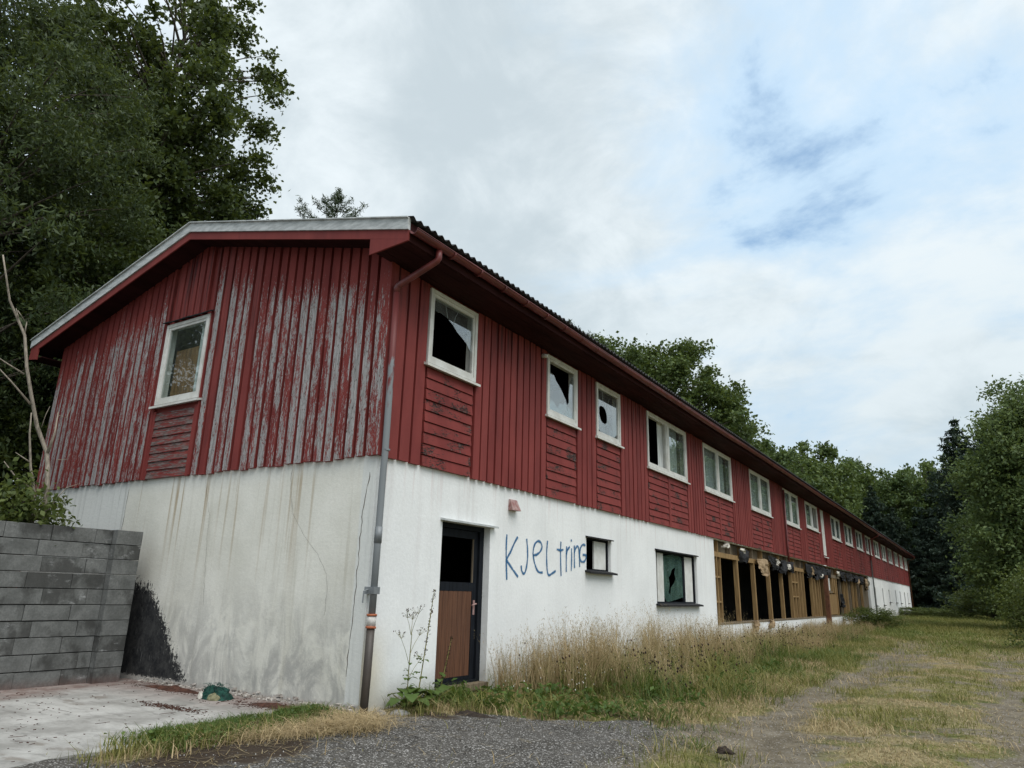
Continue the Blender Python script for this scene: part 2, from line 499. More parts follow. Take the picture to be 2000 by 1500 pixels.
M['netgreen'] = simple('green_netting', (0.012, 0.075, 0.055), 0.5, 26.0, 0.7, bump=0.6, bd=0.01, col2=(0.004, 0.02, 0.017))
M['sack'] = simple('mossy_sack', (0.23, 0.22, 0.13), 0.4, 14.0, 0.9)
M['ventred'] = simple('worn_red_vent', (0.42, 0.30, 0.28), 0.3, 12.0, 0.6, col2=(0.25, 0.11, 0.10))


def graffiti_mat():
    m, nt, out = material('blue_spray_paint')
    P = geo(nt)['Position']
    n = noise(nt, P, 45.0, 4.0, 0.6)
    c = mix(nt, smooth(nt, n, 0.3, 0.7), (0.022, 0.10, 0.24), (0.055, 0.19, 0.36))
    p = finish(nt, out, c, 0.8, spec=0.2)
    # thin, uneven spray: soft edges from the strip's own width coordinate
    uv = xyz(nt, nd(nt, 'ShaderNodeUVMap').outputs[0])
    e = mth(nt, 'ABSOLUTE', mth(nt, 'SUBTRACT', uv[0], 0.5))
    a = smooth(nt, mth(nt, 'ADD', e, mth(nt, 'MULTIPLY', mth(nt, 'SUBTRACT', n, 0.5), 0.35)), 0.10, 0.46, 0.92, 0.0)
    tr = nd(nt, 'ShaderNodeBsdfTransparent')
    mx = nd(nt, 'ShaderNodeMixShader', None, i0=a, i1=tr.outputs[0], i2=p.outputs[0])
    nt.links.new(mx.outputs[0], out.inputs[0])
    return m


M['graffiti'] = graffiti_mat()


def glass_mat(name, dust, tint=(0.9, 0.95, 0.95), dcol=(0.5, 0.53, 0.52), refl=1.0):
    m, nt, out = material(name)
    P = geo(nt)['Position']
    n = noise(nt, vmul(nt, P, (1, 1, 0.5)), 5.0, 6.0, 0.65)
    tr = nd(nt, 'ShaderNodeBsdfTransparent', None, Color=(*tint, 1))
    gl = nd(nt, 'ShaderNodeBsdfGlossy', None, Color=(1, 1, 1, 1), Roughness=0.012)
    bmp = nd(nt, 'ShaderNodeBump', None, Strength=0.012, Distance=0.05, Height=noise(nt, P, 1.7, 2.0))
    nt.links.new(bmp.outputs[0], gl.inputs['Normal'])
    df = nd(nt, 'ShaderNodeBsdfDiffuse', None, Color=(*dcol, 1))
    lw = nd(nt, 'ShaderNodeLayerWeight', None, Blend=0.5).outputs['Facing']
    fr = mth(nt, 'ADD', mth(nt, 'MULTIPLY', mth(nt, 'POWER', lw, 3.0), 0.75), 0.10)
    a = nd(nt, 'ShaderNodeMixShader', None, i0=smooth(nt, n, 0.3, 0.75, dust * 0.5, dust * 1.5), i1=tr.outputs[0], i2=df.outputs[0])
    b = nd(nt, 'ShaderNodeMixShader', None, i0=mth(nt, 'MULTIPLY', fr, refl, True), i1=a.outputs[0], i2=gl.outputs[0])
    nt.links.new(b.outputs[0], out.inputs[0])
    return m


M['glass'] = glass_mat('window_glass', 0.09)
M['glass_clear'] = glass_mat('clear_window_glass', 0.03, refl=0.5)
M['glass_green'] = glass_mat('dirty_green_glass', 0.5, (0.6, 0.8, 0.75), (0.10, 0.17, 0.15), 0.45)


def block_mat():
    m, nt, out = material('grey_concrete_block')
    P = geo(nt)['Position']
    rnd = nd(nt, 'ShaderNodeObjectInfo').outputs['Random']
    v = vadd(nt, P, nd(nt, 'ShaderNodeCombineXYZ', None, X=mth(nt, 'MULTIPLY', rnd, 50.0)).outputs[0])
    n = noise(nt, v, 3.2, 6.0, 0.62, 0.4)
    f = noise(nt, v, 40.0, 4.0, 0.65)
    dry = mix(nt, smooth(nt, n, 0.3, 0.7), (0.115, 0.119, 0.114), (0.195, 0.20, 0.193))
    wet = smooth(nt, mth(nt, 'ADD', noise(nt, vmul(nt, P, (1, 1, 0.8)), 2.3, 5.0, 0.62), mth(nt, 'MULTIPLY', mth(nt, 'SUBTRACT', rnd, 0.5), 0.16)), 0.47, 0.62)
    c = mix(nt, mth(nt, 'MULTIPLY', wet, 0.75), dry, (0.040, 0.040, 0.037))
    ef = smooth(nt, mth(nt, 'ADD', noise(nt, vmul(nt, v, (1, 1, 2.0)), 4.5, 7.0, 0.7), mth(nt, 'MULTIPLY', mth(nt, 'SUBTRACT', rnd, 0.5), 0.10)), 0.585, 0.74)
    c = mix(nt, mth(nt, 'MULTIPLY', ef, 0.7), c, (0.42, 0.43, 0.43))
    s = xyz(nt, P)
    rd = mth(nt, 'MULTIPLY', smooth(nt, mth(nt, 'ADD', s[2], mth(nt, 'MULTIPLY', n, 0.2)), 0.26, 0.08), 0.5)
    c = mix(nt, rd, c, (0.16, 0.075, 0.06))
    c = mix(nt, smooth(nt, f, 0.3, 0.7, 0.0, 0.35), c, (0.05, 0.05, 0.05))
    finish(nt, out, c, 0.88, mth(nt, 'ADD', f, n), 0.5, 0.006, 0.2)
    return m


M['block'] = block_mat()


def slab_mat():
    m, nt, out = material('worn_concrete_slab')
    P = geo(nt)['Position']
    s = xyz(nt, P)
    n = noise(nt, P, 1.3, 7.0, 0.62, 0.3)
    f = noise(nt, P, 30.0, 5.0, 0.65)
    c = mix(nt, smooth(nt, n, 0.32, 0.68), (0.235, 0.23, 0.215), (0.44, 0.435, 0.415))
    c = mix(nt, smooth(nt, f, 0.35, 0.7, 0.0, 0.25), c, (0.20, 0.18, 0.165))
    ed = smooth(nt, mth(nt, 'ADD', s[1], mth(nt, 'MULTIPLY', mth(nt, 'SUBTRACT', n, 0.5), 1.6)), -1.25, -0.05)
    e2 = smooth(nt, mth(nt, 'ADD', s[0], mth(nt, 'MULTIPLY', mth(nt, 'SUBTRACT', n, 0.5), 1.6)), -3.3, -4.3)
    ed = mth(nt, 'MAXIMUM', ed, e2)
    rr = mix(nt, smooth(nt, noise(nt, P, 5.0, 6.0, 0.7), 0.38, 0.62), (0.27, 0.205, 0.185), (0.13, 0.060, 0.045))
    c = mix(nt, mth(nt, 'MULTIPLY', ed, 0.70), c, rr)
    gk = noise(nt, vmul(nt, P, (1.0, 2.6, 1)), 3.2, 8.0, 0.7, 0.4)
    c = mix(nt, smooth(nt, gk, 0.50, 0.66, 0.0, 0.55), c, (0.17, 0.165, 0.155))
    wp = smooth(nt, noise(nt, vmul(nt, P, (0.8, 1.8, 1)), 1.1, 5.0, 0.6), 0.60, 0.68)
    c = mix(nt, mth(nt, 'MULTIPLY', wp, 0.5), c, (0.115, 0.085, 0.06))
    finish(nt, out, c, 0.9, mth(nt, 'ADD', f, n), 0.35, 0.008, 0.15)
    return m


M['slab'] = slab_mat()


def ground_mat():
    m, nt, out = material('yard_ground')
    P = geo(nt)['Position']
    cov = nd(nt, 'ShaderNodeVertexColor', {'layer_name': 'cover'}).outputs[0]
    c = nd(nt, 'ShaderNodeSeparateColor', None, i0=cov).outputs
    n = noise(nt, P, 3.0, 8.0, 0.65, 0.3)
    f = noise(nt, P, 55.0, 4.0, 0.7)
    vor = nd(nt, 'ShaderNodeTexVoronoi', None, Vector=P, Scale=85.0)
    peb = nd(nt, 'ShaderNodeSeparateColor', None, i0=vor.outputs['Color']).outputs[0]
    gra = mix(nt, smooth(nt, n, 0.3, 0.7), (0.060, 0.056, 0.050), (0.112, 0.105, 0.095))
    gra = mix(nt, smooth(nt, peb, 0.80, 0.97), gra, (0.36, 0.35, 0.335))
    gra = mix(nt, smooth(nt, peb, 0.22, 0.0), gra, (0.035, 0.033, 0.031))
    dirt = mix(nt, smooth(nt, n, 0.3, 0.72), (0.105, 0.088, 0.062), (0.190, 0.165, 0.125))
    dirt = mix(nt, smooth(nt, peb, 0.90, 0.99), dirt, (0.34, 0.32, 0.30))
    straw = mix(nt, smooth(nt, noise(nt, vmul(nt, P, (6, 2.0, 1)), 4.0, 6.0, 0.7), 0.35, 0.65), (0.15, 0.122, 0.060), (0.31, 0.258, 0.142))
    green = mix(nt, smooth(nt, n, 0.35, 0.65), (0.070, 0.085, 0.022), (0.150, 0.150, 0.045))
    gcol = mix(nt, smooth(nt, noise(nt, P, 0.9, 5.0, 0.6), 0.40, 0.60), straw, green)
    k = mix(nt, c[1], dirt, gra)
    edge = smooth(nt, mth(nt, 'ADD', c[0], mth(nt, 'MULTIPLY', mth(nt, 'SUBTRACT', f, 0.5), 0.9)), 0.3, 0.75)
    k = mix(nt, edge, k, gcol)
    k = mix(nt, smooth(nt, mth(nt, 'ADD', c[2], mth(nt, 'MULTIPLY', mth(nt, 'SUBTRACT', n, 0.5), 0.8)), 0.35, 0.7), k, (0.048, 0.036, 0.027))
    finish(nt, out, k, 0.95, mth(nt, 'ADD', mth(nt, 'MULTIPLY', peb, 0.5), mth(nt, 'ADD', f, n)), 0.55, 0.02, 0.12)
    return m


M['ground'] = ground_mat()


def leaf_mat(name, a, b, trans=0.3, sc=0.6, spec=0.3):
    m, nt, out = material(name)
    g = geo(nt)
    oi = nd(nt, 'ShaderNodeObjectInfo').outputs['Random']
    n = noise(nt, g['Position'], sc, 3.0, 0.6)
    k = mth(nt, 'ADD', mth(nt, 'MULTIPLY', n, 0.55), mth(nt, 'MULTIPLY', g['Random Per Island'], 0.45))
    c = mix(nt, smooth(nt, k, 0.25, 0.75), a, b)
    c = mix(nt, mth(nt, 'MULTIPLY', oi, 0.25), c, tuple(x * 0.62 for x in a))
    p = nd(nt, 'ShaderNodeBsdfPrincipled', None, Base_Color=c, Roughness=0.55)
    p.inputs['Specular IOR Level'].default_value = spec
    t = nd(nt, 'ShaderNodeBsdfTranslucent', None, Color=mix(nt, 0.4, c, (0.20, 0.24, 0.03)))
    mx = nd(nt, 'ShaderNodeMixShader', None, i0=trans, i1=p.outputs[0], i2=t.outputs[0])
    nt.links.new(mx.outputs[0], out.inputs[0])
    return m


M['leaf_willow'] = leaf_mat('willow_leaves', (0.032, 0.055, 0.022), (0.092, 0.128, 0.048))
M['leaf_broad'] = leaf_mat('broad_leaves', (0.035, 0.058, 0.018), (0.085, 0.115, 0.032))
M['leaf_right'] = leaf_mat('fresh_green_leaves', (0.075, 0.122, 0.042), (0.185, 0.245, 0.088), sc=0.5)
M['leaf_mid'] = leaf_mat('oak_leaves', (0.055, 0.092, 0.028), (0.135, 0.185, 0.055), sc=0.35)
M['leaf_far'] = leaf_mat('wood_leaves', (0.052, 0.092, 0.032), (0.125, 0.180, 0.062), sc=0.25)
M['leaf_spruce'] = leaf_mat('spruce_needles', (0.024, 0.046, 0.034), (0.058, 0.092, 0.066), 0.1)
M['leaf_pine'] = leaf_mat('pine_needles', (0.035, 0.060, 0.032), (0.085, 0.115, 0.065), 0.12)
M['leaf_bush'] = leaf_mat('bush_leaves', (0.055, 0.085, 0.022), (0.145, 0.180, 0.050), sc=1.2)
M['leaf_weed'] = leaf_mat('weed_leaves', (0.050, 0.095, 0.020), (0.110, 0.170, 0.040), sc=3.0)
M['g_dry'] = leaf_mat('dry_grass', (0.29, 0.205, 0.105), (0.58, 0.455, 0.265), 0.25, 0.8, 0.2)
M['g_mix'] = leaf_mat('half_green_grass', (0.105, 0.125, 0.030), (0.32, 0.285, 0.100), 0.3, 0.7, 0.2)
M['g_verge'] = leaf_mat('green_verge_grass', (0.080, 0.115, 0.026), (0.22, 0.240, 0.070), 0.3, 0.5, 0.2)
M['g_green'] = leaf_mat('green_grass', (0.052, 0.095, 0.018), (0.125, 0.175, 0.036), 0.3, 0.9, 0.25)
M['seed'] = leaf_mat('dark_seed_heads', (0.020, 0.012, 0.012), (0.075, 0.040, 0.032), 0.05, 4.0, 0.1)
M['straw'] = leaf_mat('flat_straw', (0.17, 0.125, 0.066), (0.40, 0.325, 0.19), 0.1, 1.5, 0.2)
M['flower'] = simple('white_flowers', (0.66, 0.64, 0.60), 0.2, 20.0, 0.8)

# ------------------------------------------------------------------ the ground
HB, LEN, WID, XM = 2.97, 73.8, 8.40, -4.12


def cover(x, y):
    """grass, gravel, dark soil cover of the yard"""
    n = fbm(x * 0.9, y * 0.9, 3)
    n2 = fbm(x * 2.7 + 4, y * 2.7, 9)
    xw = x + (n - 0.5) * 1.3
    yw = y + (n2 - 0.5) * 1.1
    xb = 0.55 + 3.05 * sm(yw, 0.0, 2.2)
    a = sm(xb + 0.25 - xw, -0.05, 0.5) * sm(y, -0.1, 0.5) * (x > -0.3)
    strip = np.exp(-(np.abs(xw - 5.30) / 0.68) ** 3) * (0.45 + 0.6 * sm(n2, 0.30, 0.52))
    d = sm(xw, 6.5, 7.0) * 0.9
    e = sm(yw, 8, 26) * (0.92 - 0.45 * np.exp(-((xw - 3.9) / 0.5) ** 2) * sm(-y, -40, -15))
    trk = np.maximum(np.exp(-((xw - 3.95) / 0.42) ** 2), np.exp(-((xw - 6.2) / 0.28) ** 2))
    worn = (0.78 - 0.55 * trk) * (0.55 + 0.6 * sm(n2, 0.35, 0.6)) * sm(y, 0.6, 2.6) * sm(x, 2.6, 3.2)
    pf = np.exp(-(((x - 3.75) / 0.45) ** 2 + ((y - 0.2) / 0.9) ** 2)) * 0.85
    t = np.clip((y + 2.7) / 2.3, 0, 1)
    ln = x - (0.25 - 0.35 * t)
    sl = np.exp(-((ln + 0.05) / 0.36) ** 2) * sm(y, -3.4, -2.6) * sm(-y, 0.0, 0.3) * 1.0
    grass = np.clip(np.maximum.reduce([a, strip, d, e, pf, sl, worn]) + (n2 - 0.5) * 0.25, 0, 1)
    grav = sm(3.75 - xw, 0, 0.7) * sm(2.2 - yw, -0.2, 0.5)
    soil = np.exp(-(((x - 0.72) / 0.55) ** 2 + ((y + 2.2) / 0.8) ** 2)) * 1.3
    soil = np.maximum(soil, 0.9 * np.exp(-(((x - 0.75) / 0.5) ** 2 + ((y - 0.35) / 0.22) ** 2)))
    soil = np.maximum(soil, 0.75 * np.exp(-(((x - 2.5) / 1.0) ** 2 + ((y - 1.75) / 0.22) ** 2)))
    return grass, grav, soil


def height(x, y):
    x = np.asarray(x, float)
    y = np.asarray(y, float)
    z = 0.0045 * np.clip(y, 0, 90)
    near = np.exp(-((np.hypot(x - 4, y - 8)) / 60) ** 2)
    z = z + near * ((fbm(x * 0.8, y * 0.8, 21) - 0.5) * 0.10 + (fbm(x * 4, y * 4, 22) - 0.5) * 0.035)
    z = z - 0.05 * np.exp(-((x - 4.0) / 0.55) ** 2) - 0.05 * np.exp(-((x - 6.25) / 0.5) ** 2)
    z = z + (0.05 + 0.06 * (fbm(x * 5, y * 5, 27) - 0.5)) * np.exp(-(((x - 0.7) / 0.55) ** 2 + ((y + 2.2) / 0.8) ** 2))
    inb = (x < -0.06) & (y > 0.06) & (y < LEN) & (x > -9)
    z = np.where(inb, -0.25, z)
    ins = sm(-x, 0.25, 0.75) * sm(-y, -0.1, 0.02) * sm(x, -5.2, -5.0)
    z = z * (1 - ins) - 0.14 * ins
    return z


gx = np.concatenate([-np.geomspace(900, 6, 26), np.arange(-5.6, -1.2, 0.4), np.arange(-1.1, 9.0, 0.085), np.geomspace(9.1, 900, 34)])
gy = np.concatenate([-np.geomspace(900, 6.2, 22), np.arange(-6.0, 14, 0.1), np.arange(14, 30, 0.2), np.arange(30, 80, 0.8), np.geomspace(81, 1200, 24)])
GX, GY = np.meshgrid(gx, gy)
GZ = height(GX, GY)
nx_, ny_ = len(gx), len(gy)
idx = np.arange(nx_ * ny_).reshape(ny_, nx_)
gf = np.stack([idx[:-1, :-1], idx[:-1, 1:], idx[1:, 1:], idx[1:, :-1]], -1).reshape(-1, 4)
gme = fast('ground', np.stack([GX, GY, GZ], -1).reshape(-1, 3), gf, M['ground'], True)
ca = gme.color_attributes.new('cover', 'FLOAT_COLOR', 'POINT')
cg, cr, cs = cover(GX, GY)
ca.data.foreach_set('color', np.stack([cg, cr, cs, np.ones_like(cg)], -1).astype(np.float32).ravel())
new_obj('ground', gme, None, kind='structure', label='dry grass, gravel and wheel tracks of the overgrown yard')

# bank held up by the block wall, rising into the wood behind the building
bx = np.concatenate([-np.geomspace(260, 12, 24), np.arange(-11.5, -4.5, 0.45), [-4.56]])
by = np.concatenate([-np.geomspace(160, 6, 12), np.arange(-5.5, 1, 0.4), np.arange(2, 120, 4.0), np.geomspace(124, 300, 8)])
BX, BY = np.meshgrid(bx, by)
hide = sm(BY, -0.15, 0.05) * sm(BX, -8.75, -8.55)
BZ = 1.86 + (fbm(BX * 0.6, BY * 0.6, 5) - 0.5) * 0.3 + 0.05 * np.clip(-BX - 9, 0, 60)
BZ = BZ * (1 - hide) - 0.3 * hide
BZ = np.where((BX > -4.58), np.minimum(BZ, 1.8), BZ)
bi = np.arange(BX.size).reshape(BX.shape)
bf = np.stack([bi[:-1, :-1], bi[:-1, 1:], bi[1:, 1:], bi[1:, :-1]], -1).reshape(-1, 4)
keep = ~((BX.ravel()[bf].min(1) > -8.7) & (BY.ravel()[bf].min(1) > -0.3))
bme = fast('bank', np.stack([BX, BY, BZ], -1).reshape(-1, 3), bf[keep], M['soil'], True)
new_obj('bank', bme, None, kind='structure', label='dark earth bank behind the block wall')

# concrete slab with a ragged front edge
sb = MB()
edge = []
for i, y in enumerate(np.linspace(-9, -0.02, 46)):
    t = min(1, max(0, (y + 3.4) / 3.3))
    edge.append((-0.05 - 0.12 * t + (float(fbm(y * 1.3, 2.0, 77)) - 0.5) * 0.35, float(y)))
poly = [(-4.6, -9.0)] + edge + [(-4.6, -0.02)]
sb.prism([(p[0], p[1]) for p in poly], 2, -0.16, 0.012)
sb.obj('concrete_slab', M['slab'], None, kind='structure', label='pale stained concrete slab in front of the gable wall')

# ------------------------------------------------------------------ the long building
B = thing('long_building', 'long abandoned building, peeling red boards above a white plastered ground floor', 'building')


def holed_wall(u0, u1, v0, v1, holes, t0, t1, place):
    """solid wall with rectangular openings; place(u,v,t)->xyz"""
    us = sorted({u0, u1, *[h[0] for h in holes], *[h[1] for h in holes]})
    vs = sorted({v0, v1, *[h[2] for h in holes], *[h[3] for h in holes]})
    us = [u for u in us if u0 <= u <= u1]
    vs = [v for v in vs if v0 <= v <= v1]
    V, F, ix = [], [], {}

    def vid(i, j, k):
        key = (i, j, k)
        if key not in ix:
            ix[key] = len(V)
            V.append(place(us[i], vs[j], (t0, t1)[k]))
        return ix[key]

    def solid(i, j):
        if i < 0 or j < 0 or i >= len(us) - 1 or j >= len(vs) - 1:
            return False
        cu, cv = (us[i] + us[i + 1]) / 2, (vs[j] + vs[j + 1]) / 2
        return not any(h[0] < cu < h[1] and h[2] < cv < h[3] for h in holes)
    for i in range(len(us) - 1):
        for j in range(len(vs) - 1):
            if not solid(i, j):
                continue
            F.append((vid(i, j, 1), vid(i + 1, j, 1), vid(i + 1, j + 1, 1), vid(i, j + 1, 1)))
            F.append((vid(i, j, 0), vid(i, j + 1, 0), vid(i + 1, j + 1, 0), vid(i + 1, j, 0)))
            if not solid(i - 1, j):
                F.append((vid(i, j, 0), vid(i, j, 1), vid(i, j + 1, 1), vid(i, j + 1, 0)))
            if not solid(i + 1, j):
                F.append((vid(i + 1, j, 0), vid(i + 1, j + 1, 0), vid(i + 1, j + 1, 1), vid(i + 1, j, 1)))
            if not solid(i, j - 1):
                F.append((vid(i, j, 0), vid(i + 1, j, 0), vid(i + 1, j, 1), vid(i, j, 1)))
            if not solid(i, j + 1):
                F.append((vid(i, j + 1, 0), vid(i, j + 1, 1), vid(i + 1, j + 1, 1), vid(i + 1, j + 1, 0)))
    return V, F


def wall_obj(name, VF, mat, **k):
    me = bpy.data.meshes.new(name)
    me.from_pydata(VF[0], [], VF[1])
    me.update()
    me.materials.append(mat)
    return new_obj(name, me, B, **k)


DOOR = (1.36, 2.52, 0.10, 2.26)
SWIN = (5.68, 6.74, 1.76, 2.37)
BWIN = (9.10, 11.86, 1.18, 2.35)
OPEN = (13.37, 44.80, 0.65, 2.90)
SLITS = [(47.1, 47.75, 1.15, 2.3), (51.3, 51.95, 1.2, 2.3), (55.3, 55.95, 1.4, 2.28), (59.9, 60.6, 1.38, 2.3), (63.6, 64.3, 1.35, 2.28),
         (67.4, 68.3, 0.35, 2.25), (70.6, 71.3, 1.36, 2.26)]
wall_obj('plaster_wall', holed_wall(0.0, LEN, -0.3, HB, [DOOR, SWIN, BWIN, OPEN] + SLITS, -0.26, 0.0, lambda u, v, t: (t, u, v)), M['plaster'],
         label='white plastered ground-floor wall of the long side')
wall_obj('gable_plaster_wall', holed_wall(-WID, -0.002, -0.3, HB, [], 0.26, -0.001, lambda u, v, t: (u, t, v)), M['plaster_gable'],
         label='rust-streaked plaster of the gable wall')

# windows of the upper floor: (y0, y1, z_bottom, z_top, sashes)
SING = [(0.77, 1.91), (4.08, 5.22), (6.05, 7.19)]
DBL = [8.68, 12.69, 17.43, 22.18, 26.28, 32.45, 36.55, 40.68, 44.75, 48.95, 53.15, 57.45, 62.05, 66.35, 70.75]
DW = 2.62
WINS = [(a, b, 4.35, 5.45, 1) for a, b in SING]
for i, a in enumerate(DBL):
    WINS.append((a, a + DW, 4.16 if i < 4 else 4.35, 5.45, 2))
WINS.append((29.72, 30.42, 3.30, 5.45, 0))                      # boarded white panel
upper_holes = [(w[0] + 0.03, w[1] - 0.03, w[2] + 0.03, w[3] - 0.03) for w in WINS if w[4]]
wall_obj('upper_wall', holed_wall(0.0, LEN, HB - 0.03, 5.72, upper_holes, -0.12, 0.004, lambda u, v, t: (t, u, v)), M['red'],
         label='red backing boards of the long side')


def roof_z(x, top=7.0):
    return top - 0.26 * abs(x - XM)


GW = (-4.95, -3.80, 4.13, 5.52)          # gable window
gv = []
# gable backing wall with sloping top, split round the window
gm = MB()


def gable_piece(xa, xb, za, zb=None):
    ta = roof_z(xa, 6.83) if zb is None else zb
    tb = roof_z(xb, 6.83) if zb is None else zb
    gm.hexa([(xa, -0.004, za), (xb, -0.004, za), (xb, 0.12, za), (xa, 0.12, za), (xa, -0.004, ta), (xb, -0.004, tb), (xb, 0.12, tb), (xa, 0.12, ta)])


gable_piece(-WID, GW[0], HB - 0.03)
gable_piece(GW[0], GW[1], HB - 0.03, GW[2])
gable_piece(GW[0], XM, GW[3])
gable_piece(XM, GW[1], GW[3])
gable_piece(GW[1], -0.001, HB - 0.03)
gm.obj('gable_upper_wall', M['red'], B)

# ---- vertical boards on the gable, each its own piece
PG = 0.187
x = -WID + 0.02
k = 0
gr = random.Random(5)
while x < -0.10:
    w = 0.137 + gr.uniform(-0.008, 0.008)
    xa, xb = x, min(x + w, 0.0)
    pr = 0.054 + gr.uniform(-0.004, 0.005)
    low = HB - 0.045 - gr.choice([0, 0.0, 0.006, 0.012, 0.022])
    trim = False
    segs = [(low, None)]
    if xb > GW[0] + 0.0 and xa < GW[1]:
        if xa < GW[0] or xb > GW[1]:
            trim = True
        else:
            segs = [(GW[3] + 0.05, None)]
    if xa > GW[0] - 0.2 and xb < GW[0] + 0.09 or xb < GW[1] + 0.22 and xa > GW[1] - 0.08:
        trim = True
    for (za, zb) in segs:
        mb = MB()
        if trim and not (xa > GW[0] and xb < GW[1]):
            if xa < GW[0]:
                xb = min(xb, GW[0] - 0.005)
            if xa > GW[0]:
                xa = max(xa, GW[1] + 0.005)
        mb.hexa([(xa, -pr, za), (xb, -pr, za), (xb, -0.0055, za), (xa, -0.0055, za),
                 (xa, -pr, roof_z(xa, 6.80)), (xb, -pr, roof_z(xb, 6.80)), (xb, -0.0055, roof_z(xb, 6.80)), (xa, -0.0055, roof_z(xa, 6.80))])
        solid = trim or k in (26, 30) or za > 5
        mb.obj('board', M['red'] if solid else M['gable'], B)
    x += PG
    k += 1
# board flanking strips of the gable window and the small panel below it
for xa, xb in ((GW[0] - 0.005, GW[0] + 0.06), (GW[1] - 0.06, GW[1] + 0.004)):
    MB().box(xa, xb, -0.050, -0.0055, HB - 0.06, GW[2] - 0.11).obj('trim_board', M['red'], B)
for i in range(8):
    z0 = HB - 0.05 + i * 0.135
    MB().hexa([(GW[0] + 0.062, -0.052, z0), (GW[1] - 0.062, -0.052, z0), (GW[1] - 0.062, -0.0055, z0), (GW[0] + 0.062, -0.0055, z0),
               (GW[0] + 0.062, -0.034, z0 + 0.130), (GW[1] - 0.062, -0.034, z0 + 0.130), (GW[1] - 0.062, -0.0055, z0 + 0.130),
               (GW[0] + 0.062, -0.0055, z0 + 0.130)]).obj('panel_board', M['worn'], B)
# corner boards
MB().box(-0.085, 0.056, -0.064, -0.0055, HB - 0.05, roof_z(0, 6.78)).obj('corner_board', M['gable'], B, label='peeling corner board')
MB().box(0.0055, 0.056, -0.005, 0.085, HB - 0.05, 5.50).obj('corner_board', M['red'], B)

# ---- vertical boards and panels of the long side
fr = random.Random(9)
PF = 0.2
vb_mesh = MB().box(0.0055, 0.050, 0.0, 0.150, HB - 0.05, 5.498).mesh('board', M['red'])
far_v = MB()
occupied = sorted([(w[0], w[1]) for w in WINS])
gaps = []
cur = 0.09
for a, b in occupied:
    gaps.append((cur, a))
    cur = b
gaps.append((cur, LEN))
for (a, b) in gaps:
    n = max(1, int(round((b - a) / PF)))
    p = (b - a) / n
    for i in range(n):
        y0 = a + i * p + 0.02
        dx = fr.uniform(-0.003, 0.006)
        if y0 < 32.4:
            o = new_obj('board', vb_mesh, B, (dx, y0, fr.uniform(-0.012, 0.0)))
            o.scale.y = max(0.3, (p - 0.042) / 0.150)
        else:
            far_v.box(0.0055, 0.050 + dx, y0, y0 + p - 0.042, HB - 0.05, 5.498)
far_v.obj('cladding', M['red'], B, kind='stuff', label='distant red vertical boards')

far_h = MB()


def panel(y0, y1, ztop, solo):
    n = 9 if ztop > 4.25 else 8
    st = (ztop - (HB - 0.05)) / n
    me = None
    for i in range(n):
        z0 = HB - 0.05 + i * st
        pts = [(0.052, y0, z0), (0.052, y1, z0), (0.0055, y1, z0), (0.0055, y0, z0)]
        top = st - 0.010
        if solo:
            if me is None:
                mb = MB()
                w = y1 - y0
                mb.hexa([(0.0055, 0, 0), (0.052, 0, 0), (0.052, w, 0), (0.0055, w, 0), (0.0055, 0, top), (0.034, 0, top), (0.034, w, top), (0.0055, w, top)])
                me = mb.mesh('panel_board', M['chipped'])
            o = new_obj('panel_board', me, B, (fr.uniform(-0.002, 0.003), y0, z0))
            o.rotation_euler = (fr.uniform(-0.002, 0.002), 0, 0)
        else:
            far_h.hexa([(0.0055, y0, z0), (0.052, y0, z0), (0.052, y1, z0), (0.0055, y1, z0), (0.0055, y0, z0 + top), (0.034, y0, z0 + top),
                        (0.034, y1, z0 + top), (0.0055, y1, z0 + top)])


def trim(y0, y1, z1):
    MB().box(0.0055, 0.055, y0, y1, HB - 0.055, z1).obj('trim_board', M['red'], B)


for w in WINS:
    if w[4] == 0:
        continue
    y0, y1, zb = w[0], w[1], w[2] - 0.06
    if w[4] == 1:
        panel(y0 + 0.03, y1 - 0.03, zb, True)
    else:
        mid = (y0 + y1) / 2
        panel(y0 + 0.03, mid - 0.065, zb, y0 < 30)
        panel(mid + 0.065, y1 - 0.03, zb, y0 < 30)
        if y0 < 30:
            trim(mid - 0.06, mid + 0.06, zb)
        else:
            far_h.box(0.0055, 0.055, mid - 0.06, mid + 0.06, HB - 0.055, zb)
far_h.obj('panel_cladding', M['chipped'], B, kind='stuff', label='distant red horizontal panel boards')
# white boarded panel
wp = MB().box(0.0055, 0.060, 29.74, 30.40, 3.36, 5.44).obj('white_panel', M['white'], B, label='tall narrow white panel among the red boards')
MB().hexa([(0.0605, 29.70, 3.27), (0.13, 29.70, 3.25), (0.13, 30.50, 3.25), (0.0605, 30.50, 3.27), (0.0605, 29.70, 3.31), (0.13, 29.70, 3.29),
           (0.13, 30.50, 3.29), (0.0605, 30.50, 3.31)]).obj('sill', M['white'], wp)

# ---- windows: frame mesh with sash, pane, sill, curtain below it
_cache = {}


def frame_mesh(w, h, t=0.055, x0=-0.10, x1=0.066, mids=(), mat='white'):
    key = ('f', round(w, 3), round(h, 3), t, x0, x1, mids, mat)
    if key not in _cache:
        m = MB()
        m.box(x0, x1, 0, t, 0, h)
        m.box(x0, x1, w - t, w, 0, h)
        m.box(x0, x1 - 0.002, t, w - t, h - t, h)
        m.box(x0, x1 - 0.002, t, w - t, 0, t)
        for c in mids:
            m.box(x0, x1 + 0.001, c - 0.06, c + 0.06, t, h - t)
        _cache[key] = m.mesh('window', M[mat])
    return _cache[key]


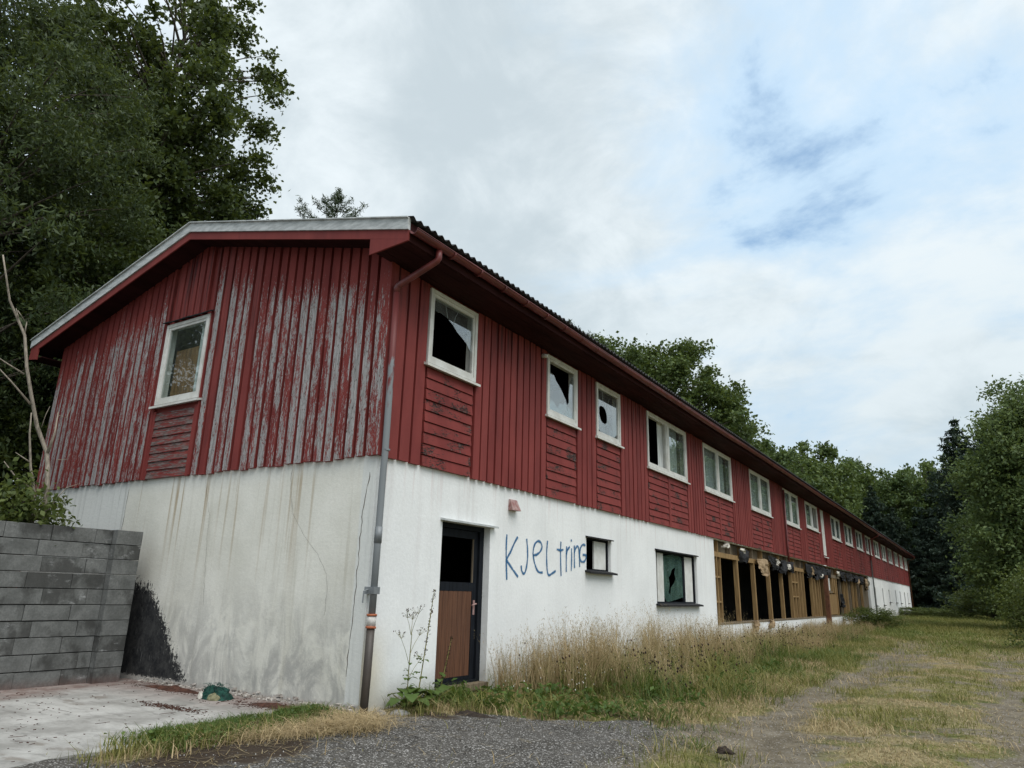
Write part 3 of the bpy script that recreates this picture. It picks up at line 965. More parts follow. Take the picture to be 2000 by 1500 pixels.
def sash_mesh(w, h, t=0.042):
    key = ('s', round(w, 3), round(h, 3))
    if key not in _cache:
        m = MB()
        m.box(0.0, 0.040, 0, t, 0, h)
        m.box(0.0, 0.040, w - t, w, 0, h)
        m.box(0.0, 0.038, t, w - t, h - t, h)
        m.box(0.0, 0.038, t, w - t, 0, t + 0.01)
        _cache[key] = m.mesh('sash', M['white'])
    return _cache[key]


def sill_mesh(w, mat='white'):
    key = ('l', round(w, 3), mat)
    if key not in _cache:
        m = MB()
        m.hexa([(-0.02, -0.06, -0.035), (0.115, -0.06, -0.065), (0.115, w + 0.06, -0.065), (-0.02, w + 0.06, -0.035),
                (-0.02, -0.06, 0.0), (0.115, -0.06, -0.030), (0.115, w + 0.06, -0.030), (-0.02, w + 0.06, 0.0)])
        _cache[key] = m.mesh('sill', M[mat])
    return _cache[key]


def pane_poly(name, poly, w, h, mat, ins=0.0):
    """pane outline in 0..1 units, 4 mm thick"""
    m = MB()
    m.prism([(p[0] * w, p[1] * h) for p in poly], 0, 0.0, 0.004)
    return m.mesh(name, M[mat])


def pane_hole(hole, w, h, mat):
    n = len(hole)
    m = MB()
    for t in (0.0, 0.004):
        for (u, v) in hole:
            m.v.append((t, u * w, v * h))
        cx = sum(p[0] for p in hole) / n
        cy = sum(p[1] for p in hole) / n
        for (u, v) in hole:
            dx, dy = u - cx, v - cy
            s = min(((1 - cx) / dx if dx > 0 else -cx / dx) if abs(dx) > 1e-6 else 9, ((1 - cy) / dy if dy > 0 else -cy / dy) if abs(dy) > 1e-6 else 9)
            m.v.append((t, (cx + dx * s) * w, (cy + dy * s) * h))
    for t in (0, 1):
        b = t * 2 * n
        for i in range(n):
            j = (i + 1) % n
            m.f.append((b + i, b + j, b + n + j, b + n + i))
    for i in range(n):
        j = (i + 1) % n
        m.f.append((i, j, 2 * n + j, 2 * n + i))
    return m.mesh('pane', M[mat])


RECT = [(0, 0), (1, 0), (1, 1), (0, 1)]
SHARD1 = [(0, 1), (0, 0.80), (0.08, 0.775), (0.2, 0.785), (0.35, 0.76), (0.5, 0.69), (0.6, 0.61), (0.72, 0.56), (0.85, 0.50), (0.93, 0.43), (1, 0.36), (1, 1)]
SHARD2 = [(0, 0), (1, 0), (1, 0.95), (0.90, 0.90), (0.84, 0.74), (0.79, 0.48), (0.80, 0.33), (0.72, 0.26), (0.67, 0.36), (0.60, 0.42), (0.45, 0.55),
          (0.27, 0.66), (0.20, 0.75), (0, 0.80)]
SPIKES = [(0, 0), (1, 0), (1, 0.2), (0.93, 0.12), (0.80, 0.22), (0.66, 0.30), (0.58, 0.22), (0.45, 0.24), (0.36, 0.10), (0.22, 0.2), (0.12, 0.22), (0.05, 0.10), (0, 0.16)]
HOLE3 = []
for _i in range(18):
    _a = 2 * math.pi * _i / 18
    HOLE3.append((0.27 + 0.19 * math.cos(_a) + 0.05 * math.sin(_a) * -1, 0.43 + 0.22 * math.sin(_a) * (1 + 0.12 * math.cos(2 * _a))))
HOLEB = [(0.26, 0.20), (0.33, 0.12), (0.38, 0.30), (0.55, 0.40), (0.62, 0.50), (0.58, 0.60), (0.64, 0.74), (0.52, 0.71), (0.44, 0.67), (0.36, 0.56), (0.27, 0.52), (0.31, 0.38)]


def curtain_mesh(w, h, seed):
    key = ('c', round(w, 3), round(h, 3), seed)
    if key not in _cache:
        r_ = random.Random(seed)
        n = 28
        V, F = [], []
        ph = r_.uniform(0, 6)
        for i in range(n + 1):
            u = i / n
            dx = 0.014 * math.sin(u * w * 38 + ph) + 0.008 * math.sin(u * w * 17 + 2)
            V += [(dx, u * w, 0), (dx * 0.6, u * w, h)]
        for i in range(n):
            F.append((2 * i, 2 * i + 2, 2 * i + 3, 2 * i + 1))
        me = bpy.data.meshes.new('curtain')
        me.from_pydata(V, [], F)
        me.polygons.foreach_set('use_smooth', [True] * n)
        me.update()
        me.materials.append(M['curtain'])
        _cache[key] = me
    return _cache[key]


def add_window(y0, z0, w, h, n, panes, curt=(), loc=None, rz=None, label=None, gl='glass'):
    mids = (w / 2,) if n == 2 else ()
    o = new_obj('window', frame_mesh(w, h, mids=mids), B, loc or (0, y0, z0), rz)
    if label:
        o['label'] = label
    new_obj('sill', sill_mesh(w), o)
    t = 0.057
    cells = [(t, w - t)] if n == 1 else [(t, w / 2 - 0.062), (w / 2 + 0.062, w - t)]
    for i, (a, b) in enumerate(cells):
        sw, sh = b - a, h - 2 * t
        new_obj('sash', sash_mesh(sw, sh), o, (0.012, a, t))
        pw, phh = sw - 0.084, sh - 0.094
        pl = panes[i % len(panes)]
        if pl == 'open':
            pass
        elif pl == 'hole':
            new_obj('pane', pane_hole(HOLE3, pw, phh, 'glass'), o, (0.028, a + 0.042, t + 0.052))
        else:
            key = ('p', id(pl), round(pw, 3), round(phh, 3), gl)
            if key not in _cache:
                _cache[key] = pane_poly('pane', pl, pw, phh, gl)
            new_obj('pane', _cache[key], o, (0.028, a + 0.042, t + 0.052))
        if curt and curt[i % len(curt)]:
            new_obj('curtain', curtain_mesh(sw * curt[i % len(curt)], sh, 3 + i), o, (-0.07, a + (sw * (1 - curt[i % len(curt)]) if i % 2 == 0 else 0), t))
    return o


labels = ['first window from the corner, only its upper glass left', 'second window, glass broken to a dark wedge',
          'third window with an oval hole in its glass']
for i, (y0, y1, z0, z1, n) in enumerate(WINS):
    if n == 0:
        continue
    w, h = y1 - y0, z1 - z0
    if i == 0:
        add_window(y0, z0, w, h, 1, [SHARD1], (), label=labels[0])
    elif i == 1:
        o = add_window(y0, z0, w, h, 1, [SHARD2], (), label=labels[1])
        pw, ph = w - 2 * 0.057 - 0.084, h - 2 * 0.057 - 0.094
        new_obj('shard', pane_poly('shard', SPIKES, pw, ph, 'glass'), o, (0.018, 0.099, 0.109))
    elif i == 2:
        add_window(y0, z0, w, h, 1, ['hole'], (), label=labels[2])
    elif i == 3:
        add_window(y0, z0, w, h, 2, ['open', RECT], (0.3, 0.75), label='double window with its left sash empty')
    else:
        add_window(y0, z0, w, h, 2, [RECT, 'open'] if i == 7 else [RECT, RECT], ((1.0, 1.0), (0.9, 0.7), (0.8, 1.0))[i % 3])
def pane_cracks(win, w, h, rays, seed):
    r_ = random.Random(seed)
    pw, ph = w - 2 * 0.057 - 0.084, h - 2 * 0.057 - 0.094
    m = MB()
    for (u0, v0, u1, v1) in rays:
        p0 = Vector((0.0, u0 * pw, v0 * ph))
        p1 = Vector((0.0, u1 * pw, v1 * ph))
        mid = (p0 + p1) / 2 + Vector((0, r_.uniform(-.02, .02), r_.uniform(-.02, .02)))
        m.tube([p0, mid, p1], [0.0022, 0.0018, 0.001], 4, False)
    m.obj('glass_crack', M['crackline'], win, loc=(0.0335, 0.099, 0.109))


_w = [o for o in B.children if o.name.startswith('window')]
pane_cracks(_w[0], 1.14, 1.10, [(0.5, 0.69, 0.62, 0.98), (0.72, 0.56, 0.95, 0.75), (0.35, 0.76, 0.28, 0.99), (0.85, 0.50, 0.99, 0.55)], 1)
pane_cracks(_w[1], 1.14, 1.10, [(0.72, 0.26, 0.55, 0.02), (0.72, 0.26, 0.85, 0.02), (0.72, 0.26, 0.99, 0.22), (0.67, 0.36, 0.3, 0.15), (0.45, 0.55, 0.1, 0.40), (0.80, 0.33, 0.99, 0.5)], 2)
pane_cracks(_w[2], 1.14, 1.10, [(0.46, 0.43, 0.8, 0.5), (0.42, 0.58, 0.6, 0.9), (0.27, 0.66, 0.25, 0.98), (0.36, 0.25, 0.5, 0.02), (0.12, 0.3, 0.02, 0.15), (0.45, 0.35, 0.7, 0.2)], 3)
gw = add_window(0, 0, GW[1] - GW[0], GW[3] - GW[2], 1, [RECT], (), loc=(GW[0], -0.002, GW[2]), rz=-math.pi / 2, label='weathered gable window', gl='glass_clear')
MB().box(-0.16, -0.14, 0.06, 0.70, 0.06, 0.98).obj('inner_board', M['intwood'], gw)
MB().box(-0.13, -0.09, 0.76, 0.82, 0.06, 1.34).obj('inner_post', M['white'], gw)
fl = MB()
for i in range(7):
    a = GW[0] - 0.06 + i * (GW[1] - GW[0] + 0.14) / 7
    b = a + (GW[1] - GW[0] + 0.14) / 7 - 0.004
    dz = gr.uniform(-0.012, 0.012)
    fl.hexa([(a, -0.125, GW[3] + 0.012 + dz), (b, -0.125, GW[3] + 0.012 + dz), (b, -0.047, GW[3] + 0.045), (a, -0.047, GW[3] + 0.045),
             (a, -0.125, GW[3] + 0.026 + dz), (b, -0.125, GW[3] + 0.026 + dz), (b, -0.047, GW[3] + 0.058), (a, -0.047, GW[3] + 0.058)])
fl.obj('drip_board', M['tarpaper'], B, label='ragged dark drip board above the gable window')

# ---- roof
RT = 7.0
EX0, EX1, Y0, Y1 = -8.87, 0.63, -0.40, LEN + 0.4
deck = MB()
deck.prism([(EX1, roof_z(EX1) - 0.16), (EX1, roof_z(EX1) - 0.01), (XM, RT - 0.01), (EX0, roof_z(EX0) - 0.01), (EX0, roof_z(EX0) - 0.16), (XM, RT - 0.16)], 1, Y0 + 0.002, Y1)
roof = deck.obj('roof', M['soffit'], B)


def corrugated(xa, xb):
    pitch, amp, sub = 0.146, 0.024, 6
    n = int((Y1 - Y0 + 0.03) / pitch * sub)
    ys = Y0 - 0.03 + np.arange(n + 1) * pitch / sub
    off = amp * np.cos(np.arange(n + 1) * 2 * math.pi / sub)
    V = []
    for xx in (xa, xb):
        for th in (0.012, 0.0):
            V.append(np.stack([np.full(n + 1, xx), ys, roof_z(xx) + 0.035 + off + th], -1))
    V = np.concatenate(V)
    m_ = n + 1
    i = np.arange(n)
    F = [np.stack([a + i, a + i + 1, b + i + 1, b + i], -1) for a, b in ((0, 2 * m_), (3 * m_, m_), (m_, 0), (2 * m_, 3 * m_))]
    return fast('corrugated_sheet', V, np.concatenate(F), M['roof'])


new_obj('corrugated_sheet', corrugated(XM, EX1 + 0.07), roof)
new_obj('corrugated_sheet', corrugated(EX0 - 0.05, XM), roof)
rc = MB()
rc.prism([(XM - 0.22, roof_z(XM - 0.22) + 0.065), (XM, RT + 0.075), (XM + 0.22, roof_z(XM + 0.22) + 0.065), (XM + 0.22, roof_z(XM + 0.22) + 0.08),
          (XM, RT + 0.095), (XM - 0.22, roof_z(XM - 0.22) + 0.08)], 1, Y0, Y1)
rc.obj('ridge_cap', M['roof'], roof)


def barge(xa, xb, t, lo, hi, mat, name):
    m = MB()
    m.hexa([(xa, Y0 - t, roof_z(xa) + lo), (xb, Y0 - t, roof_z(xb) + lo), (xb, Y0, roof_z(xb) + lo), (xa, Y0, roof_z(xa) + lo),
            (xa, Y0 - t, roof_z(xa) + hi), (xb, Y0 - t, roof_z(xb) + hi), (xb, Y0, roof_z(xb) + hi), (xa, Y0, roof_z(xa) + hi)])
    m.obj(name, mat, roof)


for xa, xb in ((EX0, XM), (XM, EX1)):
    barge(xa, xb, 0.045, -0.115, 0.035, M['fascia'], 'white_barge_board')
    barge(xa, xb, 0.022, -0.245, -0.118, M['trim'], 'red_barge_board')
for xa, xb in ((EX0, XM), (XM, EX1)):      # capping strip over the barge boards
    barge(xa, xb, 0.075, 0.037, 0.052, M['fascia'], 'capping_strip')
# soffit below the gable overhang
for xa, xb in ((EX0 + 0.02, XM), (XM, EX1 - 0.02)):
    m = MB()
    m.hexa([(xa, Y0 + 0.004, roof_z(xa) - 0.215), (xb, Y0 + 0.004, roof_z(xb) - 0.215), (xb, -0.026, roof_z(xb) - 0.215), (xa, -0.026, roof_z(xa) - 0.215),
            (xa, Y0 + 0.004, roof_z(xa) - 0.165), (xb, Y0 + 0.004, roof_z(xb) - 0.165), (xb, -0.026, roof_z(xb) - 0.165), (xa, -0.026, roof_z(xa) - 0.165)])
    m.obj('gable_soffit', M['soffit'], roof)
# boxed eaves: triangular ends, soffit boards, fascia
zb = 5.515
tri = MB()
tri.prism([(-0.02, zb - 0.055), (EX1, zb - 0.012), (EX1, roof_z(EX1) - 0.249), (-0.02, roof_z(-0.02) - 0.249)], 1, Y0 - 0.026, Y0 - 0.001)
tri.obj('eave_end', M['trim'], roof)
tri = MB()
tri.prism([(EX0, zb - 0.09), (EX0 + 0.30, zb - 0.13), (EX0 + 0.30, roof_z(EX0 + 0.30) - 0.249), (EX0, roof_z(EX0) - 0.249)], 1, Y0 - 0.026, Y0 - 0.001)
tri.obj('eave_end', M['trim'], roof)
for i in range(4):
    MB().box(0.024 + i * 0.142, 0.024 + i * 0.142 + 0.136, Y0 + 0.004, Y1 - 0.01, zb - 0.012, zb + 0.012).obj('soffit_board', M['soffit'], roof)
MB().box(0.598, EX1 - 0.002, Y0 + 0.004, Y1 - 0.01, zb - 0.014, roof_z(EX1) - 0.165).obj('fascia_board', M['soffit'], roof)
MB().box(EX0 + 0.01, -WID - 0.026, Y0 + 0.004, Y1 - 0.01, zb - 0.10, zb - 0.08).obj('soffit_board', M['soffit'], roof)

# ---- gutter with brackets
gt = MB()
GXc, GZc, GR = 0.706, 5.635, 0.066
prof = []
for i in range(9):
    a = math.pi + math.pi * i / 8
    prof.append((GXc + GR * math.cos(a), GZc + GR * math.sin(a)))
for i in range(8, -1, -1):
    a = math.pi + math.pi * i / 8
    prof.append((GXc + (GR - 0.006) * math.cos(a), GZc + (GR - 0.006) * math.sin(a)))
V, F = [], []
npf = len(prof)
ysg = np.linspace(Y0 - 0.02, Y1, 61)
for i, y in enumerate(ysg):
    sag = 0.012 * math.sin(y * 0.37 + 1.0) + 0.006 * math.sin(y * 0.9) + 0.004 * math.sin(y * 2.3)
    for (px, pz) in prof:
        V.append((px, y, pz + sag))
for i in range(60):
    for k in range(npf):
        k2 = (k + 1) % npf
        F.append((i * npf + k, i * npf + k2, (i + 1) * npf + k2, (i + 1) * npf + k))
F.append(tuple(range(npf)))
me = bpy.data.meshes.new('gutter')
me.from_pydata(V, [], F)
me.update()
me.materials.append(M['gutter'])
gut = new_obj('gutter', me, B)
bead = MB().tube([(GXc + GR, Y0 - 0.02, GZc + 0.002), (GXc + GR, Y1, GZc + 0.002)], 0.008, 6).obj('rim', M['gutter'], gut)
bm_ = MB()
for i in range(9):
    a = math.pi + math.pi * i / 8
    a2 = math.pi + math.pi * (i + 1) / 8
    if i < 8:
        r0, r1 = GR + 0.001, GR + 0.007
        bm_.hexa([(GXc + r0 * math.cos(a), 0, GZc + r0 * math.sin(a)), (GXc + r1 * math.cos(a), 0, GZc + r1 * math.sin(a)),
                  (GXc + r1 * math.cos(a), 0.03, GZc + r1 * math.sin(a)), (GXc + r0 * math.cos(a), 0.03, GZc + r0 * math.sin(a)),
                  (GXc + r0 * math.cos(a2), 0, GZc + r0 * math.sin(a2)), (GXc + r1 * math.cos(a2), 0, GZc + r1 * math.sin(a2)),
                  (GXc + r1 * math.cos(a2), 0.03, GZc + r1 * math.sin(a2)), (GXc + r0 * math.cos(a2), 0.03, GZc + r0 * math.sin(a2))])
bmesh_ = bm_.mesh('bracket', M['gutter'])
y = 0.35
while y < LEN:
    new_obj('bracket', bmesh_, gut, (0, y, 0))
    y += 0.62 if y < 20 else 1.24


# ---- downpipes
def pipe_red_mat():
    m, nt, out = material('worn_red_pipe')
    P = geo(nt)['Position']
    s = xyz(nt, P)
    n = noise(nt, vmul(nt, P, (8, 8, 2.0)), 1.5, 5.0, 0.65)
    k = smooth(nt, mth(nt, 'ADD', n, smooth(nt, s[2], 3.0, 5.2, -0.25, 0.3)), 0.40, 0.52)
    k = mth(nt, 'MULTIPLY', k, smooth(nt, s[0], -1.0, 0.0, 1.0, 1.0))
    c = mix(nt, k, (0.20, 0.215, 0.225), (0.150, 0.030, 0.028))
    finish(nt, out, c, 0.5, n, 0.1, 0.002, 0.4)
    return m


M['redpipe'] = pipe_red_mat()
dp = MB().tube([(0.125, -0.015, 5.13), (0.125, -0.012, 4.0), (0.125, -0.008, 2.95), (0.112, -0.002, 2.75), (0.105, 0.0, 1.9), (0.10, 0.0, 1.04)], 0.042, 12).obj(
    'downpipe', M['redpipe'], B, True, label='worn downpipe at the near corner')
MB().tube([(GXc - 0.02, 0.12, GZc - 0.05), (GXc - 0.02, 0.12, 5.47), (GXc - 0.04, 0.117, 5.44), (0.15, -0.008, 5.16), (0.125, -0.015, 5.13), (0.125, -0.015, 5.06)], 0.044, 12).obj(
    'elbow', M['gutter'], dp, True)
MB().tube([(0.108, -0.001, 2.05), (0.105, 0.0, 1.86)], 0.047, 12).obj('sleeve', M['zinc'], dp, True)
MB().tube([(0.10, 0.0, 1.06), (0.10, 0.0, 1.035)], 0.060, 14).obj('collar_ring', M['orange'], dp, True)
MB().tube([(0.10, 0.0, 1.034), (0.10, -0.002, 0.925)], 0.053, 14).obj('collar', M['collar'], dp, True)
MB().tube([(0.10, -0.002, 0.924), (0.10, -0.003, 0.90)], 0.060, 14).obj('collar_ring', M['orange'], dp, True)
MB().tube([(0.10, -0.003, 0.899), (0.12, -0.03, 0.45), (0.145, -0.07, -0.06)], 0.048, 12).obj('lower_pipe', M['brownpipe'], dp, True)
cl = MB().box(0.0, 0.15, -0.052, 0.050, 1.28, 1.36)
cl.tube([(0.06, -0.052, 1.33), (0.05, -0.11, 1.31), (0.05, -0.115, 1.18)], 0.009, 6)
cl.obj('clamp', M['zinc'], dp)
MB().tube([(0.13, 0.0, 2.99), (0.13, 0.0, 2.97)], 0.05, 10).obj('clamp', M['zinc'], dp)
for (yy, mat, zlo, lab) in ((46.0, 'redpipe', 0.2, 'downpipe by the far end of the stripped bay'), (LEN + 0.05, 'rust', 0.2, 'downpipe at the far corner')):
    d = MB().tube([(GXc, yy - 0.1, GZc - 0.05), (GXc, yy - 0.1, 5.48), (0.12, yy, 5.2), (0.12, yy, zlo)], 0.045, 8).obj('downpipe', M[mat], B, True, label=lab)
d = MB().tube([(0.115, 22.0, 5.35), (0.115, 22.0, 3.1), (0.11, 22.05, 2.70)], 0.04, 8).obj('downpipe', M['gutter'], B, True, label='short red pipe beside a double window')
# rusty post standing before the stripped bay
MB().box(0.03, 0.20, 29.05, 29.28, 0.0, 2.45).obj('rusty_post', M['rust'], B, label='rust-brown post in the stripped bay')

# ---- vent cowl
vt = MB()
vt.hexa([(0.002, 2.99, 2.57), (0.10, 2.98, 2.57), (0.10, 3.22, 2.57), (0.002, 3.21, 2.57), (0.002, 3.00, 2.74), (0.03, 3.00, 2.74), (0.03, 3.20, 2.74), (0.002, 3.20, 2.74)])
vt.obj('vent_cowl', M['ventred'], B)
# small fixtures below the eave
MB().tube([(0.06, 3.90, 5.36), (0.16, 3.90, 5.34)], [0.045, 0.03], 8).obj('lamp_holder', M['white'], B, True)

# ---- door
dx0 = -0.16
door = MB()
y0, y1, z0, z1 = DOOR
door.box(dx0 - 0.06, dx0 + 0.05, y0, y0 + 0.045, z0, z1)          # left jamb
door.box(dx0 - 0.06, dx0 + 0.05, y1 - 0.10, y1 - 0.0, z0, z1)     # right jamb
door.box(dx0 - 0.06, dx0 + 0.05, y0 + 0.045, y1 - 0.10, z1 - 0.07, z1)
door.box(dx0 - 0.06, dx0 + 0.07, y0 + 0.045, y1 - 0.10, z0, z0 + 0.06)
dob = door.obj('door', M['doorframe'], B, label='half-glazed door, brown planks below an empty dark pane')
lf = MB()
ly0, ly1, lz0, lz1 = y0 + 0.05, y1 - 0.105, z0 + 0.065, z1 - 0.075
lf.box(dx0 - 0.03, dx0 + 0.015, ly1 - 0.10, ly1, lz0, lz1)
lf.box(dx0 - 0.03, dx0 + 0.015, ly0, ly0 + 0.02, lz0, lz1)
lf.box(dx0 - 0.03, dx0 + 0.013, ly0 + 0.02, ly1 - 0.10, 1.34, 1.46)
lf.box(dx0 - 0.03, dx0 + 0.013, ly0 + 0.02, ly1 - 0.10, lz1 - 0.11, lz1)
lf.box(dx0 - 0.03, dx0 + 0.013, ly0 + 0.02, ly1 - 0.10, lz0, lz0 + 0.05)
lf.obj('leaf', M['doorframe'], dob)
npk = 8
pw = (ly1 - 0.10 - ly0 - 0.02) / npk
for i in range(npk):
    a = ly0 + 0.02 + i * pw
    MB().prism([(dx0 - 0.02, a), (dx0 + 0.004, a + 0.002), (dx0 + 0.012, a + 0.014), (dx0 + 0.012, a + pw - 0.014), (dx0 + 0.004, a + pw - 0.002), (dx0 - 0.02, a + pw)],
               2, lz0 + 0.052, 1.338).obj('plank', M['doorwood'], dob)
MB().box(dx0 - 0.002, dx0 + 0.02, ly1 - 0.118, ly1 - 0.104, 1.461, lz1 - 0.111).obj('glazing_bead', M['timber_grey'], dob)
hd = MB().box(dx0 + 0.0155, dx0 + 0.022, ly1 - 0.075, ly1 - 0.035, 1.02, 1.22)
hd.tube([(dx0 + 0.022, ly1 - 0.055, 1.17), (dx0 + 0.065, ly1 - 0.055, 1.17), (dx0 + 0.07, ly1 - 0.10, 1.165), (dx0 + 0.07, ly1 - 0.17, 1.15)], 0.010, 8)
hd.obj('handle', M['ventred'], dob)
MB().hexa([(-0.02, y0 - 0.05, z1 + 0.005), (0.085, y0 - 0.05, z1 - 0.008), (0.085, y1 + 0.10, z1 - 0.008), (-0.02, y1 + 0.10, z1 + 0.005),
           (-0.02, y0 - 0.05, z1 + 0.040), (0.085, y0 - 0.05, z1 + 0.018), (0.085, y1 + 0.10, z1 + 0.018), (-0.02, y1 + 0.10, z1 + 0.040)]).obj('drip_strip', M['fascia'], dob)
MB().box(-0.10, 0.06, y0 + 0.01, y1 - 0.01, z0 - 0.05, z0 + 0.03).obj('threshold', M['timber_grey'], dob)

# ---- small ground-floor window
y0, y1, z0, z1 = SWIN
sw = new_obj('window', frame_mesh(y1 - y0, z1 - z0, 0.035, -0.20, -0.06, (), 'doorframe'), B, (0, y0, z0), label='small dark ground-floor window with a white board')
new_obj('sill', sill_mesh(y1 - y0, 'tarpaper'), sw, (0, 0, 0.015))
MB().box(-0.12, -0.09, 0.50, y1 - y0 - 0.047, 0.047, z1 - z0 - 0.047).obj('white_board', M['white'], sw)
MB().hexa([(0.0, -0.03, z1 - z0 - 0.008), (0.06, -0.03, z1 - z0 - 0.016), (0.06, y1 - y0 + 0.03, z1 - z0 - 0.016), (0.0, y1 - y0 + 0.03, z1 - z0 - 0.008),
           (0.0, -0.03, z1 - z0 + 0.018), (0.06, -0.03, z1 - z0 + 0.004), (0.06, y1 - y0 + 0.03, z1 - z0 + 0.004), (0.0, y1 - y0 + 0.03, z1 - z0 + 0.018)]).obj('drip_strip', M['tarpaper'], sw)
# ---- big ground-floor window
y0, y1, z0, z1 = BWIN
w, h = y1 - y0, z1 - z0
bw = new_obj('window', frame_mesh(w, h, 0.05, -0.20, -0.06, (), 'doorframe'), B, (0, y0, z0), label='wide ground-floor window with a jagged hole in its green glass')
new_obj('sill', sill_mesh(w, 'tarpaper'), bw, (0, 0, 0.015))
MB().box(-0.13, -0.09, 0.30, 0.68, 0.052, h - 0.052).obj('white_board', M['white'], bw)
MB().box(-0.13, -0.09, w - 0.66, w - 0.10, 0.052, h - 0.052).obj('white_board', M['white'], bw)
MB().box(-0.13, -0.085, w - 0.78, w - 0.665, 0.052, h - 0.052).obj('mullion', M['doorframe'], bw)
me = pane_hole(HOLEB, w - 0.78 - 0.69, h - 0.104, 'glass_green')
new_obj('pane', me, bw, (-0.11, 0.69, 0.052))
MB().hexa([(0.0, -0.04, h - 0.01), (0.055, -0.04, h - 0.02), (0.055, w + 0.04, h - 0.02), (0.0, w + 0.04, h - 0.01),
           (0.0, -0.04, h + 0.02), (0.055, -0.04, h + 0.005), (0.055, w + 0.04, h + 0.005), (0.0, w + 0.04, h + 0.02)]).obj('drip_strip', M['tarpaper'], bw)
for (a, b, c, d) in SLITS:
    s_ = new_obj('window', frame_mesh(b - a, d - c, 0.04, -0.2, -0.12, (), 'doorframe'), B, (0, a, c))
    new_obj('sill', sill_mesh(b - a, 'tarpaper'), s_, (0, 0, 0.01))

# ---- stripped bay: studs, plates, boards, torn sheeting
STUDS = []


def stud(y, wd=0.06, z0=0.68, z1=2.56, lean=0.0, x0=-0.17, x1=-0.05, mat='timber'):
    m = MB()
    m.hexa([(x0, y, z0), (x1, y, z0), (x1, y + wd, z0), (x0, y + wd, z0), (x0, y + lean, z1), (x1, y + lean, z1), (x1, y + wd + lean, z1), (x0, y + wd + lean, z1)])
    m.obj('stud', M[mat], B)


MB().box(-0.23, 0.012, OPEN[0] + 0.01, OPEN[1] - 0.01, 0.652, 0.70).obj('sill_plate', M['timber_grey'], B)
MB().box(-0.18, -0.045, OPEN[0] + 0.01, 25.6, 2.44, 2.575).obj('header_beam', M['timber'], B)
MB().box(-0.18, -0.045, 25.7, OPEN[1] - 0.01, 2.42, 2.56).obj('header_beam', M['timber_grey'], B)
for yy in (13.40, 13.72, 14.05):
    stud(yy, 0.05, 0.705, 2.438)
for yy in (13.455, 13.775):
    for zz in (1.22, 1.88):
        MB().box(-0.16, -0.06, yy, yy + 0.265, zz, zz + 0.05).obj('rung', M['timber'], B)
for yy in (15.75, 17.65, 19.60, 21.45):
    stud(yy, 0.11, 0.705, 2.438, -0.04)
for yy in (23.0, 23.55, 24.1, 24.65, 25.2):
    stud(yy, 0.07, 0.705, 2.438)
for zz in (1.45, 1.98):
    for yy in (23.08, 23.63):
        MB().box(-0.15, -0.055, yy, yy + 0.45, zz, zz + 0.05).obj('rung', M['timber'], B)
for yy in (26.9, 27.5, 28.1, 28.6, 29.5, 29.95):
    stud(yy, 0.10, 0.705, 2.418)
for i in range(9):
    stud(30.35 + i * 0.30, 0.24, 0.74, 1.70 + rng.uniform(-0.03, 0.03), 0.0, -0.14, -0.10, 'timber')
stud(33.0, 0.12, 0.705, 2.418)
stud(31.9, 0.16, 1.72, 2.418, 0.03)
stud(32.4, 0.20, 1.72, 2.418, -0.04)
sm_w = MB().box(-0.16, -0.06, 30.25, 31.75, 1.72, 1.80).obj('window', M['timber_grey'], B, label='tiny white-framed window left in the stripped bay')
MB().box(-0.15, -0.07, 30.75, 31.25, 1.82, 2.40).obj('white_board', M['white'], sm_w)
for i, yy in enumerate((34.2, 35.3, 36.3, 37.2, 38.3, 39.5, 40.6, 41.8)):
    stud(yy, 0.11, 0.705, 2.418, rng.uniform(-0.08, 0.08), mat='timber' if i % 3 else 'timber_grey')
stud(36.6, 0.09, 0.705, 2.2, -0.9, -0.26, -0.19, 'timber_grey')
for i in range(6):
    stud(42.4 + i * 0.38, 0.30, 0.705, 2.418, rng.uniform(-0.03, 0.03), -0.15, -0.10, 'timber_grey')
# dark joist ends and boarding above the header
for i, yy in enumerate(np.arange(13.9, 44.5, 1.22)):
    MB().box(-0.5, -0.06, yy, yy + 0.06, 2.58, 2.88).obj('joist', M['timber_grey' if i % 2 else 'timber'], B)
MB().box(-0.24, -0.20, OPEN[0] + 0.01, OPEN[1] - 0.01, 2.58, 2.89).obj('rim_board', M['timber_grey'], B)


def torn(y, z, w, h, seed, mat, x=0.03):
    r_ = np.random.RandomState(seed)
    n, k = 9, 8
    V = []
    for j in range(k + 1):
        for i in range(n + 1):
            u, v = i / n, j / k
            fold = 0.09 * math.sin(u * 7 + seed + v * 3) * v + 0.05 * math.sin(u * 15 + seed * 2)
            edge_ = (0.55 + 0.45 * abs(math.sin(i * 2.3 + seed))) if j == k else 1
            V.append((x + fold + r_.uniform(-0.02, 0.02) + 0.10 * v * (1 - v), y + (u - 0.5) * w * (1 - 0.30 * v) + 0.06 * math.sin(v * 5 + seed), z - v * h * edge_ + r_.uniform(-0.025, 0.025)))
    F = []
    for j in range(k):
        for i in range(n):
            a = j * (n + 1) + i
            if j > k * 0.4 and (i < 1 or i > n - 2) and (i + j + seed) % 2:
                continue
            F.append((a, a + 1, a + n + 2, a + n + 1))
    me = bpy.data.meshes.new('torn_sheet')
    me.from_pydata(V, [], F)
    me.update()
    me.materials.append(M[mat])
    o = new_obj('torn_sheet', me, B)
    sd = o.modifiers.new('thickness', 'SOLIDIFY')
    sd.thickness = 0.006
    return o


